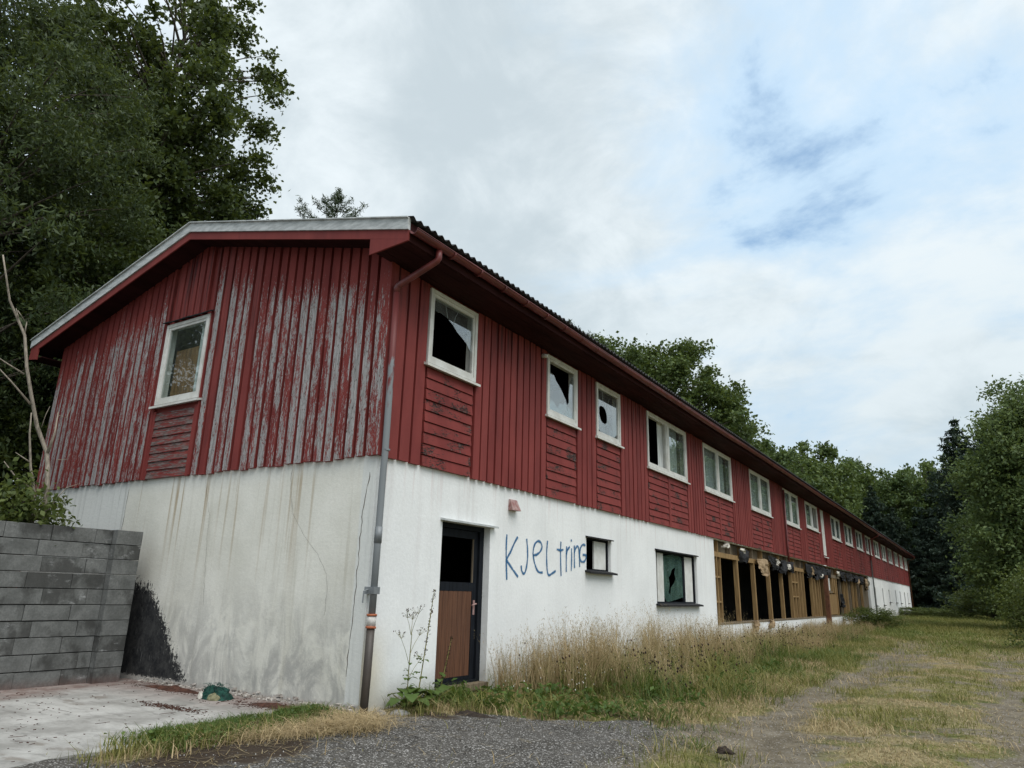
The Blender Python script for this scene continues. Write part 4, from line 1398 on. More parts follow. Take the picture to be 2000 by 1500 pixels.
for i, (yy, zz, w, h, mt) in enumerate([(14.45, 2.86, 0.30, 0.22, 'palepaper'), (16.3, 2.78, 1.0, 0.42, 'tarpaper'), (16.1, 2.80, 0.32, 0.22, 'palepaper'),
                                         (18.5, 2.62, 1.7, 0.55, 'cardboard'), (20.0, 2.76, 1.1, 0.48, 'tarpaper'), (20.4, 2.70, 0.32, 0.32, 'palepaper'), (21.3, 2.72, 1.2, 0.50, 'tarpaper'),
                                         (22.2, 2.62, 0.7, 0.34, 'palepaper'), (22.7, 2.72, 0.7, 0.40, 'tarpaper'), (26.0, 2.78, 1.5, 0.55, 'tarpaper'), (26.6, 2.70, 0.5, 0.36, 'cardboard'),
                                         (27.6, 2.80, 1.6, 0.60, 'tarpaper'), (29.0, 2.80, 1.5, 0.55, 'tarpaper'), (28.5, 2.5, 0.9, 0.25, 'palepaper'), (30.6, 2.78, 1.0, 0.40, 'tarpaper'),
                                         (33.2, 2.76, 0.9, 0.35, 'palepaper'), (34.6, 2.80, 1.8, 0.50, 'tarpaper'), (36.6, 2.80, 2.0, 0.45, 'tarpaper'), (38.8, 2.78, 1.6, 0.45, 'tarpaper'),
                                         (39.6, 2.66, 0.5, 0.4, 'cardboard'), (41.2, 2.78, 1.8, 0.5, 'tarpaper'), (43.3, 2.70, 0.8, 0.7, 'cardboard'), (44.2, 2.7, 0.8, 0.6, 'palepaper'),
                                         (33.7, 1.7, 0.7, 0.7, 'tarpaper'), (16.9, 0.70, 0.45, 0.32, 'cardboard'), (18.9, 0.70, 0.4, 0.26, 'cardboard')]):
    k = 0.66 if mt == 'palepaper' else 1.0
    torn(yy, zz, w * k, h * k, i + 1, mt, 0.02 if zz > 1 else 0.05)

# ---- dark shell inside
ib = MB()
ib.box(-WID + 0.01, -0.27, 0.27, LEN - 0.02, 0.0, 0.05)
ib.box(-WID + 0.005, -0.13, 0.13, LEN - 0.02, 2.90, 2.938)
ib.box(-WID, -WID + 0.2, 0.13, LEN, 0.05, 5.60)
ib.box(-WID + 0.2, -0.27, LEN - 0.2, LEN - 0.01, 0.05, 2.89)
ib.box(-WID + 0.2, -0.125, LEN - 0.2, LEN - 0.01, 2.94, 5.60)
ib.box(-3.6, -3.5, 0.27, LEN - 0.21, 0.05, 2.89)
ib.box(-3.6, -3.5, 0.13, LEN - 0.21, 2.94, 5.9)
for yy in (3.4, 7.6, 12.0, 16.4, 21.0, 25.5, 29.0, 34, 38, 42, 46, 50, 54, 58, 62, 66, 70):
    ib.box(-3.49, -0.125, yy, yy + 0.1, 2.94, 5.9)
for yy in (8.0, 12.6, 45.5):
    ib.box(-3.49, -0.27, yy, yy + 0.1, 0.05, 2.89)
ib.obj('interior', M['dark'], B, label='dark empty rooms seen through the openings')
fe = MB()
fe.prism([(-WID, HB), (0.0, HB), (0.0, 5.7), (XM, 6.75), (-WID, 5.7)], 1, LEN + 0.005, LEN + 0.05)
fe.obj('far_gable', M['red'], B)
MB().box(-WID, -0.002, LEN + 0.002, LEN + 0.03, -0.2, HB - 0.003).obj('far_plaster_wall', M['plaster'], B)
MB().box(-WID - 0.03, -WID - 0.003, 0.0, LEN, 0.0, 5.6).obj('back_wall', M['red'], B)
# pale panel leaning inside the bay
MB().box(-1.2, -1.15, 14.6, 15.6, 0.05, 1.25).obj('inner_panel', M['stone'], B)


# ---- cracks in the plaster, as thin shallow strips
def strip(pts, wd, place, name, mat, seed=1):
    r_ = random.Random(seed)
    P_ = []
    for i in range(len(pts) - 1):
        n = max(2, int(math.dist(pts[i], pts[i + 1]) / 0.06))
        for k in range(n):
            t = k / n
            P_.append((pts[i][0] * (1 - t) + pts[i + 1][0] * t + r_.uniform(-0.010, 0.010), pts[i][1] * (1 - t) + pts[i + 1][1] * t))
    V, F = [], []
    for i, (a, b) in enumerate(P_):
        w = wd * r_.uniform(0.3, 1.0)
        V += [place(a - w / 2, b), place(a + w / 2, b)]
        if i:
            F.append((2 * i - 2, 2 * i - 1, 2 * i + 1, 2 * i))
    me = bpy.data.meshes.new(name)
    me.from_pydata(V, [], F)
    me.update()
    me.materials.append(M[mat])
    return new_obj(name, me, B)


gp = lambda a, b: (a, -0.0035, b)
strip([(-0.10, 2.72), (-0.17, 2.3), (-0.18, 1.93), (-0.19, 1.04), (-0.225, 0.5), (-0.23, 0.29)], 0.013, gp, 'crack', 'crack', 1)
strip([(-1.53, 2.9), (-1.52, 2.6), (-1.43, 2.28), (-1.2, 2.0), (-0.89, 1.75), (-0.7, 1.5), (-0.65, 1.33), (-0.68, 0.95)], 0.0045, gp, 'crack', 'crack', 2)
strip([(-3.40, 2.95), (-3.36, 2.73), (-3.18, 2.3), (-3.16, 1.99), (-3.10, 1.5), (-3.03, 1.0)], 0.004, gp, 'crack', 'crack', 3)
strip([(-5.36, 2.80), (-5.38, 2.45), (-5.39, 2.0), (-5.40, 1.2)], 0.013, gp, 'crack', 'crack', 4)

cr = MB()
crr = random.Random(61)
for i in range(520):
    xx = crr.uniform(-4.2, -0.05)
    rr = crr.uniform(0.008, 0.028) * (1.3 if xx > -2.3 else 0.9)
    yy = -0.006 - abs(crr.gauss(0, 0.035))
    zz = 0.008 + max(0, crr.gauss(0.0, 0.018)) * (1.5 if yy > -0.03 else 0.3)
    pts = []
    for dz in (0, 1):
        for (sx_, sy_) in ((-1, -1), (1, -1), (1, 1), (-1, 1)):
            pts.append((xx + sx_ * rr * crr.uniform(0.5, 1.2), yy + sy_ * rr * crr.uniform(0.4, 0.9), zz + dz * rr * crr.uniform(0.4, 1.0)))
    cr.hexa(pts)
cr.obj('plaster_crust', M['crust'], B, kind='stuff', label='crumbled plaster crust along the foot of the gable wall')

# ---- graffiti
STROKES = [[(2.973, 2.197), (2.963, 2.058), (2.969, 1.831), (3.0, 1.522)],
           [(3.29, 2.184), (3.198, 2.089), (3.083, 1.937), (2.991, 1.818), (3.104, 1.723), (3.218, 1.642), (3.321, 1.574)],
           [(3.557, 2.174), (3.585, 2.041), (3.596, 1.893), (3.572, 1.758), (3.529, 1.654), (3.472, 1.631), (3.424, 1.679), (3.404, 1.751)],
           [(3.774, 1.932), (3.877, 1.944), (4.0, 2.006), (4.048, 2.086), (3.996, 2.151), (3.902, 2.159), (3.812, 2.101), (3.766, 1.992), (3.788, 1.873), (3.852, 1.755), (3.946, 1.675), (4.083, 1.668)],
           [(4.231, 2.192), (4.208, 2.018), (4.212, 1.832), (4.241, 1.68), (4.293, 1.635), (4.41, 1.67), (4.521, 1.712)],
           [(4.698, 2.209), (4.687, 1.983), (4.711, 1.633)], [(4.55, 2.071), (4.686, 2.063), (4.789, 2.079)],
           [(4.908, 2.142), (4.895, 1.929), (4.896, 1.71)], [(4.895, 1.994), (4.937, 2.078), (5.022, 2.146)],
           [(5.087, 2.121), (5.094, 1.939), (5.08, 1.733)], [(5.079, 2.276), (5.079, 2.236)],
           [(5.196, 2.177), (5.196, 1.945), (5.203, 1.787)], [(5.196, 2.044), (5.255, 2.141), (5.344, 2.167), (5.389, 2.022), (5.402, 1.815)],
           [(5.634, 2.206), (5.541, 2.217), (5.442, 2.16), (5.404, 2.039), (5.426, 1.94), (5.516, 1.907), (5.616, 1.939), (5.655, 2.026), (5.517, 2.035)]]


def spline(pts, n=8):
    p = [np.array(q) for q in pts]
    p = [2 * p[0] - p[1]] + p + [2 * p[-1] - p[-2]]
    o = []
    for i in range(1, len(p) - 2):
        for k in range(n):
            t = k / n
            o.append(0.5 * (2 * p[i] + (p[i + 1] - p[i - 1]) * t + (2 * p[i - 1] - 5 * p[i] + 4 * p[i + 1] - p[i + 2]) * t * t + (3 * p[i] - p[i - 1] - 3 * p[i + 1] + p[i + 2]) * t ** 3))
    o.append(p[-2])
    return o


V, F, UV = [], [], []
for si, st in enumerate(STROKES):
    q = spline(st)
    b = len(V)
    for i, a in enumerate(q):
        t = q[min(i + 1, len(q) - 1)] - q[max(i - 1, 0)]
        t = t / (np.linalg.norm(t) + 1e-9)
        nrm = np.array([-t[1], t[0]])
        wd = 0.031 * (0.8 + 0.35 * abs(math.sin(i * 0.23 + si)))
        V += [(0.004 + si * 0.0004, *(a - nrm * wd)), (0.004 + si * 0.0004, *(a + nrm * wd))]
        if i:
            F.append((b + 2 * i - 2, b + 2 * i - 1, b + 2 * i + 1, b + 2 * i))
me = bpy.data.meshes.new('graffiti')
me.from_pydata(V, [], F)
me.update()
uvl = me.uv_layers.new(name='UVMap')
for lp in me.loops:
    uvl.data[lp.index].uv = ((lp.vertex_index % 2) * 1.0, (lp.vertex_index // 2) * 0.1)
me.materials.append(M['graffiti'])
new_obj('graffiti', me, B, label='blue sprayed word KJeLtrinG')

# ------------------------------------------------------------------ block wall
BW = thing('block_wall', 'dark grey concrete block wall standing against the gable', 'wall', (-4.42, -0.3, 0))
br = random.Random(4)
CH = 0.207


def block(x0, x1, y0, y1, z0, z1):
    e = 0.004
    m = MB()
    b_ = [(x0, y0, z0), (x1, y0, z0), (x1, y1, z0), (x0, y1, z0), (x0, y0, z1), (x1, y0, z1), (x1, y1, z1), (x0, y1, z1)]
    # chamfered front face
    m.v = [(x0, y0, z0), (x0, y1, z0), (x0, y1, z1), (x0, y0, z1), (x1 - e, y0, z0), (x1 - e, y1, z0), (x1 - e, y1, z1), (x1 - e, y0, z1),
           (x1, y0 + e, z0 + e), (x1, y1 - e, z0 + e), (x1, y1 - e, z1 - e), (x1, y0 + e, z1 - e)]
    m.f = [(0, 3, 2, 1), (0, 1, 5, 4), (1, 2, 6, 5), (2, 3, 7, 6), (3, 0, 4, 7), (4, 5, 9, 8), (5, 6, 10, 9), (6, 7, 11, 10), (7, 4, 8, 11), (8, 9, 10, 11)]
    m.obj('block', M['block'], BW)


for c in range(10):
    z0 = c * CH + 0.005
    z1 = (c + 1) * CH - 0.002
    off = [0.30, 0.0, 0.42, 0.14, 0.36, 0.06, 0.45, 0.20, 0.34, 0.1][c]
    y = -0.362
    ln = 0.18 + off * 0.6
    while y > -5.6:
        y2 = max(y - ln, -5.7)
        d = br.uniform(-0.012, 0.010)
        block(-0.20, d, y2 + br.uniform(0.001, 0.004), y - 0.002, z0 + br.uniform(0, 0.005), z1 - br.uniform(0, 0.003))
        y = y2
        ln = 0.58
    # pillar
    d = br.uniform(-0.004, 0.004)
    block(-0.20, 0.125 + d, -0.36 + br.uniform(-0.004, 0.004), 0.02, z0, z1)

# ------------------------------------------------------------------ plants: generators
def leaves(C, size, aspect, seed, up=0.35, jit=0.35, droop=None):
    """one pointed four-corner leaf per centre"""
    r_ = np.random.RandomState(seed)
    n = len(C)
    nrm = r_.normal(size=(n, 3))
    nrm[:, 2] += up * 2
    nrm /= np.linalg.norm(nrm, axis=1, keepdims=True)
    t = r_.normal(size=(n, 3))
    if droop is not None:
        t[:, 2] -= droop
    t -= nrm * (t * nrm).sum(1, keepdims=True)
    t /= np.linalg.norm(t, axis=1, keepdims=True) + 1e-9
    s = np.cross(nrm, t)
    L = (size * (1 + r_.uniform(-jit, jit, (n, 1))))
    a = C - t * L * 0.5
    b = C + s * L * 0.5 * aspect + nrm * L * 0.08
    c = C + t * L * 0.5 - nrm * L * 0.10
    d = C - s * L * 0.5 * aspect + nrm * L * 0.08
    V = np.stack([a, b, c, d], 1).reshape(-1, 3)
    return V, np.arange(4 * n).reshape(n, 4)


def branch_mesh(B_, n=5):
    m = MB()
    for pts, rad in B_:
        m.tube(pts, rad, n, False)
    return m


def curve(a, b, bend, n=4, sag=0.0):
    a, b = np.array(a, float), np.array(b, float)
    mid = (a + b) / 2 + np.array(bend, float)
    out = []
    for i in range(n + 1):
        t = i / n
        q = (1 - t) ** 2 * a + 2 * t * (1 - t) * mid + t * t * b
        q[2] -= sag * t * t
        out.append(tuple(q))
    return out


def crown_tree(seed, H, z0, rx, nclump, nleaf, lsize, asp, trunk_r=0.25, shape='oval', clump=(0.6, 1.3), up=0.35, droop=None, flat=0.65, shell=0.55, gaps=0.0, sway=0.4):
    """returns trunk MB and crown arrays; base at the origin"""
    r_ = np.random.RandomState(seed)
    Br = []
    lean = r_.uniform(-sway, sway, 2)
    tp = []
    trd = []
    for i in range(8):
        t = i / 7
        tp.append((lean[0] * t * t + 0.12 * math.sin(3 * t + seed), lean[1] * t * t + 0.12 * math.cos(4 * t + seed), H * 0.93 * t))
        trd.append(trunk_r * (1 - 0.88 * t) * (1.35 if i == 0 else 1))
    Br.append((tp, trd))
    zc, zr = (H + z0) / 2, (H - z0) / 2
    cl = []
    tries = 0
    while len(cl) < nclump and tries < 20000:
        tries += 1
        d = r_.normal(size=3)
        d /= np.linalg.norm(d)
        q = shell + (1 - shell) * r_.uniform() ** 0.6
        if r_.uniform() < 0.25:
            q *= r_.uniform(0.3, 0.9)
        lump = 0.72 + 0.56 * float(fbm(math.atan2(d[1], d[0]) * 1.1 + seed * 3.1, d[2] * 1.6 + seed, seed + 5, 3))
        zz = d[2]
        if shape == 'oval':
            rr = rx * lump
        elif shape == 'cone':
            rr = rx * lump * (1.0 - 0.45 * (zz + 1) / 2)
        elif shape == 'wide':
            rr = rx * lump * (1.12 if zz < 0.2 else 1.0)
        p = np.array([d[0] * rr * q, d[1] * rr * q, zc + zz * zr * q * min(1.08, lump + 0.1)])
        if gaps and fbm(p[0] * 0.45 + seed, p[2] * 0.45 + p[1] * 0.3, seed + 40, 2) < gaps:
            continue
        cl.append(p)
    CL = np.array(cl)
    per = int(nleaf / max(1, len(CL)))
    cs = []
    for k, p in enumerate(CL):
        zt = np.clip((p[2] - 0.30 * np.hypot(p[0], p[1]) - 0.8) / (H * 0.93), 0.12, 0.95)
        j = zt * 7
        i0 = int(min(6, j))
        f_ = j - i0
        a = np.array(tp[i0]) * (1 - f_) + np.array(tp[i0 + 1]) * f_
        ln = np.linalg.norm(p - a)
        br_ = 0.010 + 0.009 * ln * trunk_r / 0.25
        Br.append((curve(a, p, (r_.uniform(-.3, .3), r_.uniform(-.3, .3), 0.12 * ln)), [br_, br_ * 0.8, br_ * 0.55, br_ * 0.35, 0.008]))
        cr = r_.uniform(*clump)
        m = max(6, int(per * (cr / np.mean(clump)) ** 2 * r_.uniform(0.7, 1.3)))
        g = r_.normal(size=(m, 3)) * cr * 0.50
        # a few sprays that stick out of the clump
        for _k in range(4):
            d_ = r_.normal(size=3)
            d_ /= np.linalg.norm(d_)
            q_ = r_.randint(0, m, max(2, m // 14))
            g[q_] = d_ * r_.uniform(0.2, 1.55, (len(q_), 1)) * cr + r_.normal(size=(len(q_), 3)) * 0.07 * cr
        g[:, 2] *= flat
        if droop:
            g[:, 2] -= 0.35 * droop * (g[:, 0] ** 2 + g[:, 1] ** 2) / max(cr, .1)
        # sub-twigs: gather leaves along a few spokes
        cs.append(p + g)
    C = np.concatenate(cs)
    lv = leaves(C, lsize, asp, seed + 9, up, 0.35, droop)
    return branch_mesh(Br), lv


def spruce_tree(seed, H, rb, levels, spray=0.42, z0=0.6, dense=1.0, needle=(0.30, 0.30), trunk_r=0.2):
    r_ = np.random.RandomState(seed)
    Br = [([(0, 0, 0), (0.03, 0, H * 0.5), (0, 0, H)], [trunk_r, trunk_r * 0.6, 0.015])]
    cs, ds = [], []
    for i in range(levels):
        t = (i + r_.uniform(0, 0.6)) / levels
        z = z0 + (H - z0) * t
        ln0 = rb * (1 - t) ** 0.85 + 0.12
        nb = r_.randint(5, 8)
        a0 = r_.uniform(0, 6.3)
        for k in range(nb):
            a = a0 + k * 2 * math.pi / nb + r_.uniform(-0.25, 0.25)
            ln = ln0 * r_.uniform(0.65, 1.15)
            dr = np.array([math.cos(a), math.sin(a), 0])
            tipz = z - 0.30 * ln + 0.12 * ln * r_.uniform(-1, 1)
            pts = curve((0, 0, z), tuple(dr * ln + np.array([0, 0, tipz])), (0, 0, -0.06 * ln), 4)
            pts[-1] = (pts[-1][0], pts[-1][1], pts[-1][2] + 0.10 * ln)
            Br.append((pts, [0.03 * ln / 2 + 0.01, 0.02, 0.014, 0.01, 0.004]))
            m = max(8, int(ln * 34 * dense))
            tt = r_.uniform(0.12, 1.03, m)
            P_ = np.array(pts)
            base = np.stack([np.interp(tt * 4, range(5), P_[:, c]) for c in range(3)], -1)
            side = np.array([-math.sin(a), math.cos(a), 0])
            wd = (0.30 * ln * (1.08 - tt) + 0.08)[:, None]
            base = base + side * r_.uniform(-1, 1, (m, 1)) * wd
            base[:, 2] -= r_.uniform(0, 1, m) ** 2 * 0.22 * spray / 0.42
            cs.append(base)
    C = np.concatenate(cs)
    return branch_mesh(Br, 4), leaves(C, needle[0], needle[1], seed + 3, 0.5, 0.4, 0.5)


def put_tree(name, label, cat, loc, tm, lv, lmat, group=None, bark='bark', rz=0.0, sc=1.0):
    t = thing(name, label, cat, loc, group, rz)
    t.scale = (sc, sc, sc)
    new_obj('trunk', tm if isinstance(tm, bpy.types.Mesh) else tm.mesh('trunk', M[bark], True), t)
    me = lv if isinstance(lv, bpy.types.Mesh) else fast('crown', lv[0], lv[1], M[lmat])
    new_obj('crown', me, t)
    return t


def copy_tree(src, label, loc, rz, sc):
    o = src.copy()
    COL.objects.link(o)
    o.location = loc
    o.rotation_euler = (0, 0, rz)
    o.scale = sc if isinstance(sc, tuple) else (sc, sc, sc)
    o['label'] = label
    for ch in src.children:
        c = ch.copy()
        COL.objects.link(c)
        c.parent = o
    return o


# ------------------------------------------------------------------ trees on the left
tm, lv = crown_tree(31, 14.6, 1.2, 4.2, 190, 105000, 0.15, 0.28, 0.26, 'oval', (0.4, 1.0), 0.1, 1.2, 0.8, 0.5, 0.44, 0.5)
put_tree('willow_tree', 'bushy grey-green willow left of the gable, its crown above the roof edge', 'tree', (-13.1, -0.9, 1.8), tm, lv, 'leaf_willow')
tm, lv = crown_tree(8, 22.5, 6.0, 4.5, 430, 84000, 0.165, 0.74, 0.34, 'oval', (0.30, 0.66), 0.3, 0.3, 0.8, 0.42, 0.42, 0.6)
put_tree('broadleaf_tree', 'tallest broad-leaved tree behind the willow, sky showing through its crown', 'tree', (-17.5, 5.2, 2.0), tm, lv, 'leaf_broad')
tm, lv = spruce_tree(12, 17.0, 3.3, 34, dense=1.6, needle=(0.26, 0.3))
SPR = put_tree('spruce_tree', 'dark spruce behind the ridge, right of the tall broad-leaved tree', 'tree', (-17.2, 9.0, 1.6), tm, lv, 'leaf_spruce')
tm, lv = crown_tree(77, 15.0, 1.0, 4.6, 330, 62000, 0.19, 0.7, 0.25, 'wide', (0.45, 0.95), 0.35, 0.2, 0.8, 0.4)
DK = put_tree('broadleaf_tree', 'dark leafy tree filling the gap between willow and ridge', 'tree', (-19.5, 5.2, 1.8), tm, lv, 'leaf_broad')
copy_tree(DK, 'dark leafy tree at the left edge behind the willow', (-19.0, -3.6, 1.8), 2.0, (1.0, 1.0, 1.1))
copy_tree(DK, 'low dark tree just behind the left eave', (-12.9, 3.2, 1.6), 4.1, (0.62, 0.62, 0.62))
copy_tree(SPR, 'dark spruce low behind the willow at the left edge', (-16.5, 0.8, 1.6), 1.1, (1.1, 1.1, 0.72))
# leafy bush beside the dead sapling
tm, lv = crown_tree(55, 3.9, 0.1, 1.7, 70, 9000, 0.10, 0.75, 0.07, 'wide', (0.3, 0.6), 0.4, 0.2, 0.8, 0.4)
put_tree('leafy_bush', 'dark leafy bush at the left edge behind the block wall', 'bush', (-9.6, -3.2, 1.8), tm, lv, 'leaf_broad')
tm, lv = crown_tree(58, 0.75, 0.0, 0.75, 34, 2600, 0.085, 0.6, 0.03, 'wide', (0.14, 0.30), 0.5, 0.2, 0.8, 0.4)
put_tree('leafy_bush', 'low yellow-green weeds at the foot of the dead sapling', 'bush', (-5.2, -1.75, 1.88), tm, lv, 'leaf_bush')


def pine_tree(seed, H, whorls, r0, gap):
    r_ = np.random.RandomState(seed)
    Br = [([(0, 0, 0), (0.05, 0.03, H * 0.6), (0, 0, H)], [0.14, 0.08, 0.012])]
    cs = []
    for i in range(whorls):
        z = H - 0.25 - i * gap
        ln = min(r0, 0.22 + 0.30 * i)
        nb = 5
        a0 = r_.uniform(0, 6)
        for k in range(nb):
            a = a0 + k * 2 * math.pi / nb + r_.uniform(-.3, .3)
            l2 = ln * r_.uniform(0.7, 1.2)
            tip = (math.cos(a) * l2, math.sin(a) * l2, z + 0.35 * l2)
            pts = curve((0, 0, z - 0.15), tip, (0, 0, -0.15 * l2), 4)
            Br.append((pts, [0.02, 0.016, 0.012, 0.008, 0.004]))
            P_ = np.array(pts)
            m = int(40 + 130 * l2)
            tt = r_.uniform(0.2, 1.06, m)
            base = np.stack([np.interp(tt * 4, range(5), P_[:, c]) for c in range(3)], -1)
            cs.append(base + r_.normal(size=(m, 3)) * 0.055)
    m = 160
    tt = r_.uniform(H - 0.5, H + 0.12, m)
    cs.append(np.stack([r_.normal(size=m) * 0.05, r_.normal(size=m) * 0.05, tt], -1))
    return branch_mesh(Br, 4), leaves(np.concatenate(cs), 0.15, 0.16, seed + 2, 0.1, 0.3, -0.6)


tm, lv = pine_tree(5, 12.4, 9, 1.4, 0.34)
PINE = put_tree('pine_tree', 'young pine top rising above the ridge, right of the big trees', 'tree', (-10.3, 8.1, 1.6), tm, lv, 'leaf_pine')
copy_tree(PINE, 'small pine top showing above the middle of the eave', (-10.8, 25.3, 1.7), 2.2, (1.25, 1.25, 1.10))

# trees behind the middle of the building
tm, lv = crown_tree(91, 20.5, 5.0, 6.9, 420, 80000, 0.27, 0.72, 0.4, 'oval', (0.55, 1.15), 0.4, 0.1, 0.7, 0.5)
MID = put_tree('oak_tree', 'round green oak behind the middle of the roof', 'tree', (-14.4, 49.6, 1.8), tm, lv, 'leaf_mid')
copy_tree(MID, 'green oak partly hidden left of the round one behind the roof', (-19.8, 45.5, 1.6), 2.4, (0.95, 0.95, 1.0))
# wood along the far end
tm, lv = crown_tree(17, 14.0, 1.5, 4.6, 260, 34000, 0.32, 0.7, 0.26, 'oval', (0.5, 1.1), 0.4, 0.1, 0.7, 0.45)
F1 = put_tree('birch_tree', 'first green tree past the oak along the roof line', 'tree', (-11.5, 67.0, 2.0), tm, lv, 'leaf_far', 'trees at the far end of the building')
tm, lv = crown_tree(23, 15.0, 1.0, 5.0, 280, 36000, 0.33, 0.7, 0.28, 'wide', (0.5, 1.1), 0.4, 0.1, 0.7, 0.45)
F2 = put_tree('birch_tree', 'second green tree past the oak along the roof line', 'tree', (-9.6, 78.5, 2.0), tm, lv, 'leaf_mid', 'trees at the far end of the building')
far = [(F1, 'third green tree past the oak, just before the little spruce tip', (-8.2, 89.0, 0.6), 2.2, 1.02),
       (F2, 'leafy tree behind the far end of the roof', (-4.6, 96.0, 0.5), 1.3, 1.0),
       (F1, 'leafy tree beside the far end, below the spruces', (-0.8, 88.0, 0.4), 4.0, 0.95),
       (F2, 'leafy tree closing the end of the track', (1.8, 92.0, 0.4), 0.4, 0.98),
       (F1, 'leafy tree between the track end and the tall spruces', (5.0, 98.0, 0.4), 5.1, 0.92),
       (F2, 'leafy tree behind the tall spruces on the right', (10.5, 96.0, 0.4), 2.9, 0.95),
       (F1, 'leafy tree standing behind the roof between oak and birches', (-13.0, 60.0, 2.0), 0.9, 1.0),
       (F2, 'leafy tree squeezed between the second and third past the oak', (-10.6, 84.0, 1.0), 3.3, 1.12),
       (F1, 'leafy tree right behind the little spruce tip', (-6.5, 99.0, 0.6), 1.7, 1.18),
       (F2, 'leafy tree left of the tall spruces, above the track end', (2.2, 101.0, 0.5), 2.6, 1.15)]
for s, lb, lc, rz, sc in far:
    o = copy_tree(s, lb, lc, rz, sc)
    o['group'] = 'trees at the far end of the building'
    o.scale.z *= 1.12
copy_tree(SPR, 'little spruce tip above the far trees', (-6.0, 106.0, 0.5), 0.5, (0.95, 0.95, 1.03))
tm, lv = spruce_tree(44, 20.0, 8.2, 26, spray=1.2, dense=1.35, needle=(0.50, 0.26), trunk_r=0.28)
SP2 = put_tree('spruce_tree', 'tall dark blue-green spruce on the right, left of the pair', 'tree', (5.6, 80.0, 0.3), tm, lv, 'leaf_spruce', 'tall spruces on the right')
copy_tree(SP2, 'tall dark blue-green spruce on the right, right of the pair', (8.0, 82.0, 0.3), 1.9, (0.9, 0.9, 1.0))
for i, (xx, yy, s, lb) in enumerate([(-1.2, 80.5, 0.55, 'dark low spruce nearest the far corner of the building'), (1.6, 79.0, 0.5, 'dark low spruce at the end of the track'),
                                     (4.0, 76.0, 0.52, 'dark low spruce right of the track end'), (2.6, 86.0, 0.75, 'mid-height spruce behind the track end'),
                                     (-3.4, 84.0, 0.7, 'mid-height spruce beyond the far gable')]):
    copy_tree(SP2, lb, (xx, yy, 0.3), i * 1.3, s)
# big leafy tree on the right and its neighbours (the windows mirror them)
tm, lv = crown_tree(63, 12.6, 0.6, 4.5, 260, 76000, 0.21, 0.5, 0.25, 'cone', (0.6, 1.25), 0.3, 0.5, 0.8, 0.5)
RW = put_tree('willow_tree', 'large grey-green tree at the right edge beyond the bush', 'tree', (8.9, 40.5, 0.2), tm, lv, 'leaf_right')
copy_tree(RW, 'grey-green tree behind the large one at the right edge', (9.5, 56.0, 0.2), 2.0, (1.0, 1.0, 1.05))
copy_tree(RW, 'grey-green tree outside the right edge facing the windows', (17.0, 30.0, 0.2), 3.6, (1.1, 1.1, 0.95))
tm, lv = crown_tree(66, 2.5, 0.0, 1.25, 75, 11000, 0.085, 0.6, 0.04, 'wide', (0.22, 0.45), 0.4, 0.2, 0.85, 0.4)
RB = put_tree('leafy_bush', 'bright green bush at the right edge beside the track', 'bush', (7.65, 21.5, 0.05), tm, lv, 'leaf_bush')
copy_tree(RB, 'green bush growing against the far plaster wall', (1.3, 33.0, 0.1), 1.0, (0.70, 1.2, 0.38))
copy_tree(RB, 'leafy undergrowth at the far corner of the building', (1.5, 62.0, 0.2), 2.0, (1.0, 3.0, 0.32))
copy_tree(RB, 'leafy undergrowth right of the track, below the big tree', (8.6, 31.0, 0.1), 3.0, (1.2, 1.6, 0.85))
copy_tree(RB, 'leafy undergrowth beside the track end under the spruces', (6.6, 60.0, 0.2), 4.0, (2.0, 2.6, 0.9))

# ------------------------------------------------------------------ dead sapling on the bank
DT = thing('dead_sapling', 'bare bleached sapling leaning on the bank at the left edge', 'dead tree', (-4.9, -1.45, 1.86))
dead = [([(-1.4, 1.85), (-1.46, 2.57), (-1.51, 2.91), (-1.53, 3.1), (-1.72, 3.44), (-1.9, 3.84), (-2.05, 4.21), (-2.15, 4.66), (-2.27, 4.9), (-2.41, 5.11), (-2.52, 5.35), (-2.65, 5.69)], 0.036),
        ([(-2.15, 4.66), (-2.17, 4.86)], 0.014), ([(-1.88, 3.72), (-2.18, 3.98), (-2.5, 4.25)], 0.017), ([(-2.04, 4.12), (-2.28, 4.23), (-2.55, 4.34)], 0.013),
        ([(-2.27, 4.89), (-2.31, 5.03)], 0.010), ([(-2.3, 4.99), (-2.17, 4.86)], 0.007), ([(-1.53, 3.1), (-1.51, 3.37), (-1.52, 3.69)], 0.024),
        ([(-1.5, 3.65), (-1.4, 3.62), (-1.32, 3.85)], 0.006), ([(-1.5, 1.85), (-1.61, 2.55), (-1.69, 2.86), (-1.8, 3.32), (-1.86, 3.6)], 0.026),
        ([(-1.73, 2.92), (-1.92, 3.03)], 0.012), ([(-1.59, 2.53), (-1.83, 2.68), (-2.05, 2.88)], 0.018), ([(-1.41, 2.18), (-1.29, 2.46), (-1.21, 2.63), (-1.03, 2.72)], 0.009),
        ([(-1.4, 3.01), (-1.28, 3.03), (-1.24, 3.13)], 0.006), ([(-1.68, 3.43), (-1.68, 3.61), (-1.63, 3.75)], 0.006)]
for i, (pts, r0) in enumerate(dead):
    n = len(pts)
    P3 = [(0.05 * math.sin(k * 1.3 + i) * (k > 0), a + 1.45, b - 1.86) for k, (a, b) in enumerate(pts)]
    MB().tube(P3, [r0 * (1 - 0.72 * k / max(1, n - 1)) for k in range(n)], 7).obj('stem' if i in (0, 8) else 'branch', M['deadwood'], DT, True)

